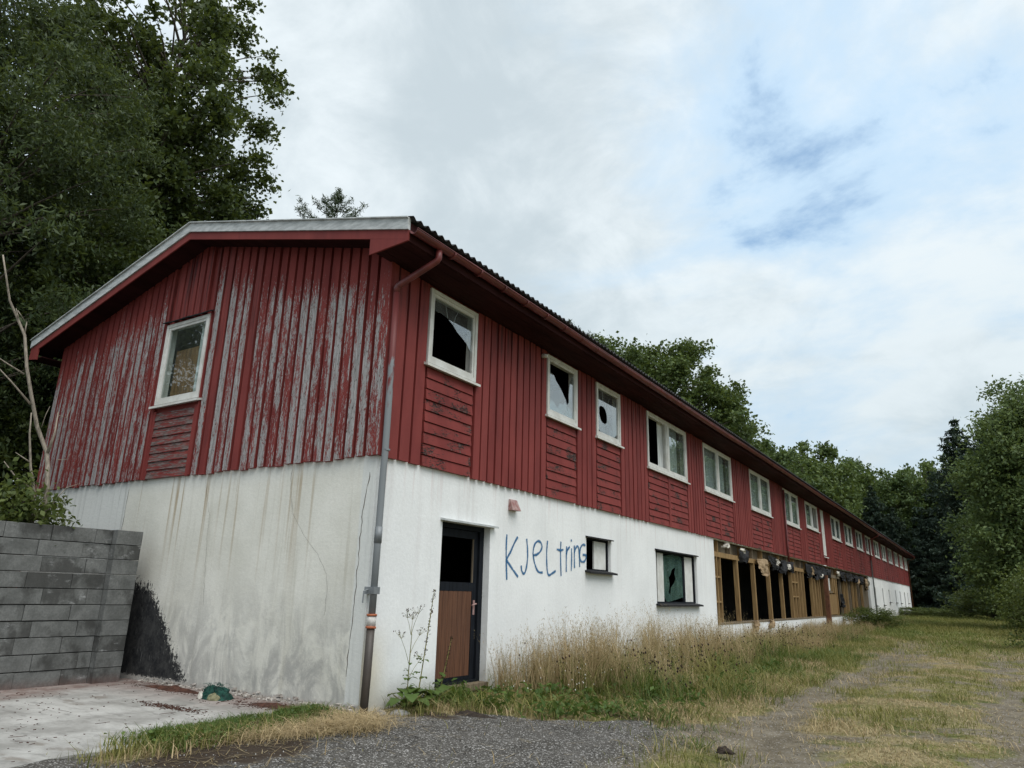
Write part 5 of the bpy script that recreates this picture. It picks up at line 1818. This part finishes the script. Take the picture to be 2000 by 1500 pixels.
# ------------------------------------------------------------------ grass and ground litter
def blades(px, py, hgt, wid, seed, lean=0.35, segs=2, flat=0.0, zoff=0.0):
    r_ = np.random.RandomState(seed)
    n = len(px)
    z = height(px, py) + zoff
    base = np.stack([px, py, z - 0.01], -1)
    a = r_.uniform(0, 2 * math.pi, n)
    d = np.stack([np.cos(a), np.sin(a), np.zeros(n)], -1)
    s = np.stack([-np.sin(a + r_.uniform(-1, 1, n)), np.cos(a), np.zeros(n)], -1)
    ln = (lean * r_.uniform(0.2, 1.6, n))[:, None]
    H = hgt[:, None]
    W = wid[:, None]
    up = np.array([0, 0, 1.0])
    rows = []
    for i in range(segs):
        t = i / segs
        c = base + up * H * (t - flat * t * t * 0.6) + d * H * ln * t * t
        w = W * (1 - 0.55 * t) * 0.5
        rows += [c - s * w, c + s * w]
    tip = base + up * H * (1 - flat * 0.6) + d * H * ln
    rows.append(tip)
    V = np.stack(rows, 1)
    k = V.shape[1]
    b = (np.arange(n) * k)[:, None]
    Q = [b + np.array([2 * i, 2 * i + 1, 2 * i + 3, 2 * i + 2]) for i in range(segs - 1)]
    T = b + np.array([2 * segs - 2, 2 * segs - 1, 2 * segs])
    return V.reshape(-1, 3), Q, T, tip, d


def grass_obj(name, label, px, py, hgt, wid, seed, mat, **k):
    V, Q, T, tip, d = blades(px, py, hgt, wid, seed, **k)
    me = fast(name, V, Q + [T], M[mat])
    new_obj(name, me, None, kind='stuff', label=label, category='grass')
    return tip, d


def scatter(n, x0, x1, y0, y1, dens, seed, ypow=1.0):
    r_ = np.random.RandomState(seed)
    x = r_.uniform(x0, x1, n)
    y = y0 + (y1 - y0) * r_.uniform(0, 1, n) ** ypow
    p = dens(x, y)
    k = r_.uniform(0, 1, n) < p
    return x[k], y[k]


def d_cover(x, y):
    g, gr_, so = cover(x, y)
    return np.where((x < 0.03) & (y > 0), 0, g) * ((x > -0.4) | (y < 0))


# short mixed turf
x, y = scatter(250000, -0.6, 9.5, -3.2, 26, lambda a, b: d_cover(a, b) ** 1.3 * 0.95, 1, 1.4)
n = len(x)
hh = NR.uniform(0.03, 0.11, n) * (1 + 1.0 * (fbm(x * 1.5, y * 1.5, 8) > 0.55)) * (1 - 0.35 * ((x > 4.5)))
pick = fbm(x * 0.8 + 3, y * 0.8, 44) + NR.uniform(-0.12, 0.12, n)
gsel = pick > 0.53
grass_obj('green_grass', 'short green grass patches in the yard', x[gsel], y[gsel], hh[gsel], NR.uniform(0.005, 0.010, gsel.sum()), 2, 'g_mix', lean=0.7)
dsel = ~gsel
grass_obj('dry_turf', 'short dry straw-coloured turf of the yard', x[dsel], y[dsel], hh[dsel], NR.uniform(0.004, 0.009, dsel.sum()), 3, 'g_dry', lean=1.0, flat=0.5)
# turf far down the track
x, y = scatter(120000, 0.1, 13, 13, 95, lambda a, b: np.where(a < 0.1, 0, 0.9) * d_cover(a, b) * sm(b, 13, 26), 5, 1.6)
n = len(x)
sel = (fbm(x * 0.35, y * 0.2, 61) + NR.uniform(-0.1, 0.1, n)) > 0.56 - 0.10 * sm(y, 35, 70)
hh = NR.uniform(0.04, 0.15, n) + NR.uniform(0.0, 0.22, n) * sm(y, 24, 50)
grass_obj('green_grass', 'green grass far down the track', x[sel], y[sel], hh[sel], NR.uniform(0.014, 0.03, sel.sum()), 6, 'g_verge', lean=0.8)
sel = ~sel
grass_obj('dry_turf', 'dry grass far down the track', x[sel], y[sel], hh[sel], NR.uniform(0.012, 0.026, sel.sum()), 7, 'g_mix', lean=0.9)


# tall grass along the wall
def d_tall(x, y):
    xb = 0.45 + 1.95 * sm(y, 1.4, 4.0) + (fbm(y * 0.7, x * 0.3, 15) - 0.5) * 0.9
    a = sm(xb - x, -0.1, 0.7) * sm(y, 1.9, 2.9)
    return a * (0.25 + 0.75 * sm(fbm(x * 0.9, y * 0.45, 33), 0.36, 0.58)) * (x > 0.04)


x, y = scatter(34000, 0.04, 2.6, 1.2, 46, d_tall, 21, 1.55)
n = len(x)
tc = np.random.RandomState(23)
tx, ty = scatter(1500, 0.10, 2.5, 2.2, 30, d_tall, 24, 1.5)
tx, ty = tx[:400], ty[:400]
ox, oy, oh = [], [], []
for a_, b_ in zip(tx, ty):
    q = tc.randint(14, 60)
    oh.append(np.full(q, tc.uniform(0.55, 1.15)))
    ox.append(a_ + tc.normal(size=q) * 0.05)
    oy.append(b_ + tc.normal(size=q) * 0.06)
oh = np.concatenate([np.full(len(x[::4]), 0.85), np.concatenate(oh)])
x = np.concatenate([x[::4], np.abs(np.concatenate(ox) - 0.04) + 0.04])
y = np.concatenate([y[::4], np.concatenate(oy)])
n = len(x)
hh = NR.uniform(0.40, 1.10, n) * oh * (0.62 + 0.7 * fbm(x * 0.8, y * 0.5, 35)) * (1 - 0.25 * sm(x, 0.8, 2.4)) * (1 - 0.42 * sm(y, 11.5, 14.5))
tip, d = grass_obj('tall_dry_grass', 'tall straw-coloured grass along the white wall', x, y, hh, NR.uniform(0.004, 0.008, n), 22, 'g_dry', lean=0.34, segs=3)
# feathery seed heads on the stalks
K = 5
t_ = np.repeat(tip, K, 0)
dd = np.repeat(d, K, 0)
C = t_ - np.array([0, 0, 1.0]) * NR.uniform(0.0, 0.15, (len(t_), 1)) - dd * NR.uniform(0, 0.03, (len(t_), 1)) + NR.normal(size=t_.shape) * 0.006
V, F = leaves(C, 0.034, 0.14, 71, 0.0, 0.4, -2.5)
new_obj('seed_heads', fast('seed_heads', V, F, M['g_dry']), None, kind='stuff', label='feathery seed heads of the tall grass', category='grass')
# green undergrowth between the stalks
x, y = scatter(76000, 0.04, 3.7, 0.7, 46, lambda a, b: d_cover(a, b) * (0.35 + 0.65 * sm(fbm(a * 1.1, b * 0.8, 37), 0.42, 0.58)), 25, 1.5)
n = len(x)
hh = NR.uniform(0.10, 0.44, n) * (0.25 + 1.25 * sm(fbm(x * 1.3, y * 1.0, 39), 0.3, 0.7)) * (1.2 - 0.65 * sm(x, 1.9, 3.5)) * (1 - 0.3 * sm(y, 11.5, 14.5)) * (0.45 + 0.55 * sm(y, 1.9, 2.9))
s1 = fbm(x * 0.9, y * 0.8, 41) + NR.uniform(-0.12, 0.12, n) > 0.50
grass_obj('green_grass', 'green undergrowth among the tall dry grass', x[s1], y[s1], hh[s1], NR.uniform(0.006, 0.013, s1.sum()), 26, 'g_green', lean=1.0, segs=3, flat=0.3)
s1 = ~s1
grass_obj('dry_turf', 'half-dry undergrowth among the tall grass', x[s1], y[s1], hh[s1], NR.uniform(0.005, 0.011, s1.sum()), 27, 'g_mix', lean=1.1, segs=3, flat=0.35)

# leafy low weeds in the front of the grass
wr = np.random.RandomState(210)
cx_, cy_ = scatter(700, 0.3, 2.9, 1.1, 9, lambda a, b: d_cover(a, b) * 0.5, 211, 1.7)
cc = []
for a_, b_ in zip(cx_[:110], cy_[:110]):
    q = wr.randint(14, 40)
    rr = wr.uniform(0.05, 0.16)
    hh_ = wr.uniform(0.05, 0.26)
    p_ = wr.normal(size=(q, 3)) * np.array([rr, rr, 0.0]) + np.array([a_, b_, 0])
    p_[:, 0] = np.maximum(p_[:, 0], 0.06)
    p_[:, 2] = height(p_[:, 0], p_[:, 1]) + wr.uniform(0.02, 1.0, q) * hh_
    cc.append(p_)
V, F = leaves(np.concatenate(cc), 0.085, 0.42, 212, 0.5, 0.45)
new_obj('low_weeds', fast('low_weeds', V, F, M['leaf_weed']), None, kind='stuff', label='low leafy weeds at the foot of the tall grass', category='weeds')

# grass along the edge of the slab: green hummock and a drooping hay tuft
r_ = np.random.RandomState(90)
t = r_.uniform(0, 1, 9000)
x = 0.16 - 0.42 * t + r_.normal(size=9000) * 0.20 - 0.10
y = -2.55 + 2.2 * t + r_.normal(size=9000) * 0.10
k = sm(fbm(x * 2, y * 2, 3), 0.3, 0.55) > r_.uniform(0, 1, 9000) * 0.9
x, y = x[k], y[k]
grass_obj('green_grass', 'fresh green grass along the edge of the concrete slab', x, y, r_.uniform(0.04, 0.16, len(x)), r_.uniform(0.006, 0.014, len(x)), 91, 'g_green', lean=0.8, zoff=0.02)
cv_ = np.stack([x, y, height(x, y) + r_.uniform(0.02, 0.12, len(x))], -1)[::2]
V, F = leaves(cv_, 0.034, 0.8, 93, 0.8, 0.4)
new_obj('clover', fast('clover', V, F, M['leaf_weed']), None, kind='stuff', label='small clover leaves in the grass beside the slab', category='clover')
x = np.concatenate([0.62 + r_.normal(size=1800) * 0.18, 0.42 + r_.normal(size=1500) * 0.20, 0.25 + r_.normal(size=600) * 0.2])
y = np.concatenate([-0.75 + r_.normal(size=1800) * 0.20, -1.45 + r_.normal(size=1500) * 0.35, -0.45 + r_.normal(size=600) * 0.12])
grass_obj('hay_tuft', 'drooping straw tuft beside the downpipe foot', x, y, r_.uniform(0.08, 0.32, len(x)), r_.uniform(0.003, 0.007, len(x)), 92, 'g_dry', lean=1.7, segs=3, flat=1.1)
# flattened straw litter
x, y = scatter(60000, -0.5, 9, -3.0, 24, lambda a, b: 0.22 * sm(b, 0.5, 3) + 0.06 + 0.55 * np.clip(cover(a, b)[0], 0, 1) + 0.35 * cover(a, b)[2], 95, 1.35)
k = (x > 0.05) | (y < 0)
x, y = x[k], y[k]
n = len(x)
a = NR.uniform(0, 6.28, n)
L = NR.uniform(0.04, 0.16, n)
w = NR.uniform(0.002, 0.0045, n)
dv = np.stack([np.cos(a), np.sin(a), NR.uniform(-.03, .22, n)], -1) * L[:, None]
sv = np.stack([-np.sin(a), np.cos(a), np.zeros(n)], -1) * w[:, None]
c = np.stack([x, y, height(x, y) + 0.008], -1)
V = np.stack([c - sv, c + sv, c + dv + sv * 0.5, c + dv - sv * 0.5], 1).reshape(-1, 3)
new_obj('straw_litter', fast('straw_litter', V, np.arange(4 * n).reshape(n, 4), M['straw']), None, kind='stuff', label='flattened straw scattered over the ground', category='straw')


# thistles and umbels among the grass: dark heads on stems
def stalks(n, seed, x0, x1, y0, y1, h0, h1, heads, hs, name, label, hmat, dens, ypow=1.4):
    r_ = np.random.RandomState(seed)
    x, y = scatter(n * 4, x0, x1, y0, y1, dens, seed, ypow)
    x, y = x[:n], y[:n]
    m = MB()
    HC = []
    for a, b in zip(x, y):
        h = r_.uniform(h0, h1)
        z = float(height(a, b))
        tx, ty = a + r_.uniform(-.12, .12), b + r_.uniform(-.12, .12)
        m.tube([(a, b, z - 0.02), ((a + tx) / 2 + .01, (b + ty) / 2, z + h * 0.55), (tx, ty, z + h)], [0.004, 0.003, 0.002], 3, False)
        for k in range(heads):
            q = r_.uniform(0.55, 1.0)
            ex, ey = r_.uniform(-.10, .10, 2)
            p0 = (a + (tx - a) * q, b + (ty - b) * q, z + h * q * 0.95)
            p1 = (p0[0] + ex, p0[1] + ey, z + h * q + r_.uniform(0, .06))
            m.tube([p0, p1], [0.002, 0.0015], 3, False)
            HC.append(p1)
    o = m.obj(name, M['g_mix'], None, False, kind='stuff', label=label, category='weeds')
    HC = np.array(HC)
    V, F = [], []
    for p in HC:
        b = len(V)
        s = hs * r_.uniform(0.7, 1.3)
        V += [(p[0], p[1], p[2] - s), (p[0] + s * .8, p[1], p[2]), (p[0], p[1] + s * .8, p[2]), (p[0] - s * .8, p[1], p[2]), (p[0], p[1] - s * .8, p[2]), (p[0], p[1], p[2] + s * 1.1)]
        F += [(b, b + 2, b + 1), (b, b + 3, b + 2), (b, b + 4, b + 3), (b, b + 1, b + 4), (b + 5, b + 1, b + 2), (b + 5, b + 2, b + 3), (b + 5, b + 3, b + 4), (b + 5, b + 4, b + 1)]
    hme = fast('heads', np.array(V), np.array(F), M[hmat])
    ho = new_obj('heads', hme, o)
    ho['kind'] = 'stuff'


stalks(150, 300, 0.5, 3.0, 2.4, 17, 0.35, 0.70, 4, 0.015, 'thistles', 'dark-headed thistles among the dry grass', 'seed', lambda a, b: d_cover(a, b) * 0.8)
stalks(40, 301, 0.2, 2.0, 1.2, 7, 0.25, 0.55, 3, 0.009, 'white_flowers', 'small pale flowers near the door', 'flower', lambda a, b: d_cover(a, b) * 0.7)

# pebbles of the gravel patch and along the tracks
x, y = scatter(26000, 0.2, 7.5, -3.2, 9, lambda a, b: (0.85 * cover(a, b)[1] + 0.16) * (1 - 0.8 * cover(a, b)[0]), 400, 1.2)
k = (x > 0.05) | (y < -0.1)
x, y = x[k][:14000], y[k][:14000]
n = len(x)
s = NR.uniform(0.003, 0.0085, n) * (1 + 1.2 * (NR.uniform(0, 1, n) > 0.985))
c = np.stack([x, y, height(x, y) + s * 0.3], -1)
dirs = np.array([[1, 0, 0], [0, 1, 0], [-1, 0, 0], [0, -1, 0], [0, 0, .75], [0, 0, -.6]], float)
V = (c[:, None, :] + dirs[None] * s[:, None, None] * NR.uniform(0.6, 1.3, (n, 6, 1)) + NR.normal(size=(n, 6, 3)) * s[:, None, None] * 0.2).reshape(-1, 3)
tri = np.array([[0, 1, 4], [1, 2, 4], [2, 3, 4], [3, 0, 4], [1, 0, 5], [2, 1, 5], [3, 2, 5], [0, 3, 5]])
F = (np.arange(n)[:, None, None] * 6 + tri[None]).reshape(-1, 3)


def pebble_mat():
    m, nt, out = material('gravel_pebbles')
    r = geo(nt)['Random Per Island']
    c = mix(nt, smooth(nt, r, 0.2, 1.0), (0.048, 0.045, 0.040), (0.20, 0.19, 0.175))
    c = mix(nt, smooth(nt, r, 0.90, 0.92), c, (0.50, 0.49, 0.47))
    finish(nt, out, c, 0.85, spec=0.2)
    return m


new_obj('gravel', fast('gravel', V, F, pebble_mat()), None, kind='stuff', label='pale and dark gravel chips on the bare ground', category='gravel')

# litter on the slab: twigs and bark bits
x, y = scatter(6000, -4.3, -0.25, -4.2, -0.05, lambda a, b: 0.03 + 0.5 * sm(b, -0.9, -0.1) * sm(fbm(a * 1.6, b * 3, 4), 0.35, 0.6) + 0.14 * sm(fbm(a * 1.1, b * 3.2, 14), 0.58, 0.72), 500)
x = np.concatenate([x, -1.75 + NR.normal(size=420) * 0.30, -0.95 + NR.normal(size=380) * 0.30, -2.9 + NR.normal(size=320) * 0.40])
y = np.concatenate([y, -1.15 + NR.normal(size=420) * 0.05, -0.34 - np.abs(NR.normal(size=380)) * 0.09, -0.25 - np.abs(NR.normal(size=320)) * 0.08])
n = len(x)
m = MB()
for i in range(n):
    a = rng.uniform(0, 6.28)
    L = rng.uniform(0.006, 0.028) if rng.random() < 0.90 else rng.uniform(0.05, 0.20)
    w = rng.uniform(0.0015, 0.005) if L < 0.03 else rng.uniform(0.001, 0.0022)
    c, s = math.cos(a), math.sin(a)
    z = 0.013
    x0_, y0_ = float(x[i]), float(y[i])
    m.hexa([(x0_ - s * w, y0_ + c * w, z), (x0_ + s * w, y0_ - c * w, z), (x0_ + c * L + s * w, y0_ + s * L - c * w, z), (x0_ + c * L - s * w, y0_ + s * L + c * w, z),
            (x0_ - s * w, y0_ + c * w, z + w), (x0_ + s * w, y0_ - c * w, z + w), (x0_ + c * L + s * w, y0_ + s * L - c * w, z + w * 1.5), (x0_ + c * L - s * w, y0_ + s * L + c * w, z + w * 1.5)])
m.obj('twig_litter', M['rustsoil'], None, kind='stuff', label='brown twigs and bark bits on the concrete slab', category='litter')


# low heaps of rust-red litter on the slab
def heap(name, label, cx, cy, rx_, ry_, h, mat, seed, z0=0.012):
    n, k = 48, 8
    V, F = [(cx, cy, z0 + h)], []
    for j in range(1, k + 1):
        for i in range(n):
            a = 2 * math.pi * i / n
            q = j / k
            wob = 0.45 + 1.1 * float(fbm(math.cos(a) * 2.6 + seed, math.sin(a) * 2.6 + seed, seed))
            X, Y = cx + rx_ * q * wob * math.cos(a), cy + ry_ * q * wob * math.sin(a)
            zz = z0 + h * (1 - q) ** 1.3 * (0.5 + 1.0 * float(fbm(X * 7, Y * 7, seed + 3))) if j < k else z0 - 0.012
            V.append((X, Y, zz))
    for i in range(n):
        F.append((0, 1 + i, 1 + (i + 1) % n))
    for j in range(k - 1):
        for i in range(n):
            a, b = 1 + j * n + i, 1 + j * n + (i + 1) % n
            F.append((a, a + n, b + n, b))
    me = bpy.data.meshes.new(name)
    me.from_pydata(V, [], F)
    me.polygons.foreach_set('use_smooth', [True] * len(me.polygons))
    me.update()
    me.materials.append(M[mat])
    new_obj(name, me, None, label=label, category='litter heap')


heap('litter_heap', 'rust-red litter heap on the slab near the downpipe', -0.95, -0.34, 0.42, 0.13, 0.045, 'rustsoil', 3)
heap('litter_heap', 'brown litter along the foot of the gable by the tar patch', -3.0, -0.28, 0.65, 0.12, 0.06, 'rustsoil', 13)
heap('soil_clump', 'dark soil along the door-side edge of the gravel', 1.05, 0.62, 0.42, 0.13, 0.07, 'soil', 21, 0.0)

# green net bag on the slab
NB = thing('net_bag', 'crumpled green netting bag lying at the foot of the gable wall', 'bag', (-1.98, -0.42, 0.012))


def lump(cx, cy, rx_, ry_, h, seed, amp, nu=28, nv=14):
    V, F = [], []
    for j in range(nv + 1):
        ph = math.pi / 2 * j / nv
        for i in range(nu):
            a = 2 * math.pi * i / nu
            q = 1 + amp * (float(fbm(math.cos(a) * 2.2 + seed, math.sin(a) * 2.2 + ph * 2.5, seed, 4)) - 0.5) * 2
            V.append((cx + rx_ * math.cos(ph) * math.cos(a) * q, cy + ry_ * math.cos(ph) * math.sin(a) * q, h * math.sin(ph) * q))
    for j in range(nv):
        for i in range(nu):
            k = (i + 1) % nu
            F.append((j * nu + i, j * nu + k, (j + 1) * nu + k, (j + 1) * nu + i))
    me = bpy.data.meshes.new('lump')
    me.from_pydata(V, [], F)
    me.polygons.foreach_set('use_smooth', [True] * len(F))
    me.update()
    return me


for (lx, ly, a_, b_, h_, sd) in ((-0.05, 0.02, 0.15, 0.13, 0.12, 5), (0.09, 0.03, 0.13, 0.11, 0.10, 23), (0.0, -0.05, 0.17, 0.08, 0.06, 31)):
    me = lump(lx, ly, a_, b_, h_, sd, 0.7)
    me.materials.append(M['netgreen'])
    new_obj('netting', me, NB)
me = lump(0.10, -0.085, 0.10, 0.06, 0.075, 9, 0.25)
me.materials.append(M['sack'])
new_obj('sack', me, NB)
me = lump(-0.13, -0.10, 0.045, 0.03, 0.075, 12, 0.3)
me.materials.append(M['palepaper'])
new_obj('paper_scrap', me, NB)
# loose net threads
m = MB()
for i in range(70):
    a = rng.uniform(0, 6.28)
    q = rng.uniform(0.3, 1.0)
    p0 = Vector((0.19 * q * math.cos(a), 0.15 * q * math.sin(a), 0.155 * math.sqrt(max(0, 1 - q * q)) + 0.01))
    p1 = p0 + Vector((rng.uniform(-.08, .08), rng.uniform(-.08, .08), rng.uniform(-.03, .03)))
    p1.z = max(p1.z, 0.01)
    m.tube([p0, (p0 + p1) / 2 + Vector((0, 0, 0.02)), p1], 0.0022, 3, False)
m.obj('threads', M['netgreen'], NB)

me = lump(0, 0, 0.08, 0.06, 0.045, 27, 0.7, 22, 10)
me.materials.append(M['soil'])
new_obj('soil_clump', me, None, (3.95, 0.55, 0.0), 0.3, label='dark clod of soil at the edge of the gravel', category='soil clod')
# stones by the downpipe
for (sx, sy, r0, fl_, lb, sd) in ((0.42, 0.22, 0.11, 0.45, 'flat grey stone beside the downpipe foot', 2), (0.24, 0.10, 0.07, 0.6, 'small grey stone between wall and downpipe', 5)):
    me = lump(0, 0, r0, r0 * 0.7, r0 * fl_, sd, 0.3, 16, 7)
    me.materials.append(M['stone'])
    o = new_obj('stone', me, None, (sx, sy, 0.0), 0.6, label=lb, category='stone')


# ------------------------------------------------------------------ single weeds by the door
def weed(name, label, loc, h, seed, kind):
    r_ = random.Random(seed)
    t = thing(name, label, 'weed', loc)
    m = MB()
    tips = []
    if kind == 'umbel':
        top = (0.06, -0.05, h * 0.75)
        m.tube([(0, 0, 0), (0.02, -0.02, h * 0.4), top], [0.007, 0.006, 0.004], 5)
        for (z, dx, dy, dz) in ((0.45, -0.02, -0.22, 0.42), (0.55, 0.02, 0.20, 0.30), (0.75, -0.02, -0.10, 0.28), (0.75, 0.03, 0.13, 0.34), (0.75, 0.0, 0.02, 0.25), (0.3, 0.02, 0.26, 0.30)):
            p0 = Vector((0.04 * z, -0.04 * z, h * z * 0.98))
            p1 = p0 + Vector((dx, dy, dz)) * h * 0.62
            m.tube([p0, (p0 + p1) / 2 + Vector((0, 0, 0.02)), p1], [0.004, 0.003, 0.0022], 4)
            for k in range(9):
                q = p1 + Vector((r_.uniform(-.09, .09), r_.uniform(-.09, .09), r_.uniform(0.02, 0.10)))
                m.tube([p1, q], [0.0018, 0.0012], 3, False)
                tips.append(q)
    elif kind == 'spike':
        m.tube([(0, 0, 0), (0.02, 0.06, h * 0.35), (0.03, 0.13, h * 0.7), (0.03, 0.20, h)], [0.009, 0.007, 0.006, 0.003], 5)
        for k in range(60):
            q = r_.uniform(0.45, 1.0)
            tips.append(Vector((0.03 + r_.uniform(-.015, .015), 0.20 * q ** 1.1 + r_.uniform(-.015, .015), h * q)))
    elif kind == 'low':
        for k in range(7):
            a = k * 0.9 + r_.uniform(-.2, .2)
            m.tube([(0, 0, 0), (0.08 * math.cos(a), 0.08 * math.sin(a), h * 0.35), (0.2 * math.cos(a), 0.2 * math.sin(a), h * 0.55)], [0.006, 0.005, 0.003], 4)
    m.obj('stem', M['g_mix'] if kind != 'spike' else M['g_mix'], t)
    if tips:
        C = np.array([tuple(q) for q in tips])
        C = np.repeat(C, 3, 0) + NR.normal(size=(len(C) * 3, 3)) * 0.006
        V, F = leaves(C, 0.018, 0.6, seed, 0.2)
        new_obj('seed_head', fast('seed_head', V, F, M['seed']), t, kind='stuff')
    # leaves
    nl = {'umbel': 16, 'spike': 12, 'low': 16}[kind]
    for k in range(nl):
        a = r_.uniform(0, 6.28)
        z = h * (r_.uniform(0.02, 0.45) if kind != 'low' else r_.uniform(0.1, 0.6))
        L = {'umbel': 0.13, 'spike': 0.13, 'low': 0.24}[kind] * r_.uniform(0.5, 1.1) * (1 - 0.5 * z / h if kind != 'low' else 1)
        W = L * (0.36 if kind != 'low' else 0.40)
        d = Vector((math.cos(a), math.sin(a), 0))
        s = Vector((-math.sin(a), math.cos(a), 0))
        b0 = Vector((0.02 * (z / h), 0.10 * (z / h) if kind == 'spike' else 0, z)) + d * (0.06 if kind == 'low' else 0.01)
        V, F = [], []
        for j, (q, ww, up_) in enumerate(((0, 0.15, 0.0), (0.25, 0.85, 0.16), (0.55, 1.0, 0.20), (0.82, 0.6, 0.10), (1.0, 0.03, -0.04))):
            c = b0 + d * L * q + Vector((0, 0, up_ * L * r_.uniform(0.7, 1.4)))
            V += [tuple(c - s * W * ww + Vector((0, 0, 0.12 * W * ww))), tuple(c), tuple(c + s * W * ww + Vector((0, 0, 0.12 * W * ww)))]
            if j:
                b = 3 * j
                F += [(b - 3, b - 2, b + 1, b), (b - 2, b - 1, b + 2, b + 1)]
        me = bpy.data.meshes.new('leaf')
        me.from_pydata(V, [], F)
        me.polygons.foreach_set('use_smooth', [True] * len(F))
        me.update()
        me.materials.append(M['leaf_weed'])
        new_obj('leaf', me, t)


weed('dry_umbel_weed', 'dried branching umbel weed between downpipe and door', (0.26, 0.52, 0.0), 1.12, 3, 'umbel')
weed('tall_spike_weed', 'tall dark seed spike leaning beside the door', (0.24, 0.72, 0.0), 1.35, 4, 'spike')
weed('broad_leaf_weed', 'broad-leaved green weed at the foot of the wall', (0.34, 0.42, 0.0), 0.34, 6, 'low')
weed('broad_leaf_weed', 'broad-leaved green weed right beside the door step', (0.36, 0.92, 0.0), 0.36, 7, 'low')
weed('thin_spike_weed', 'thin yellow-green seed spike by the door jamb', (0.20, 1.18, 0.02), 0.75, 8, 'spike')
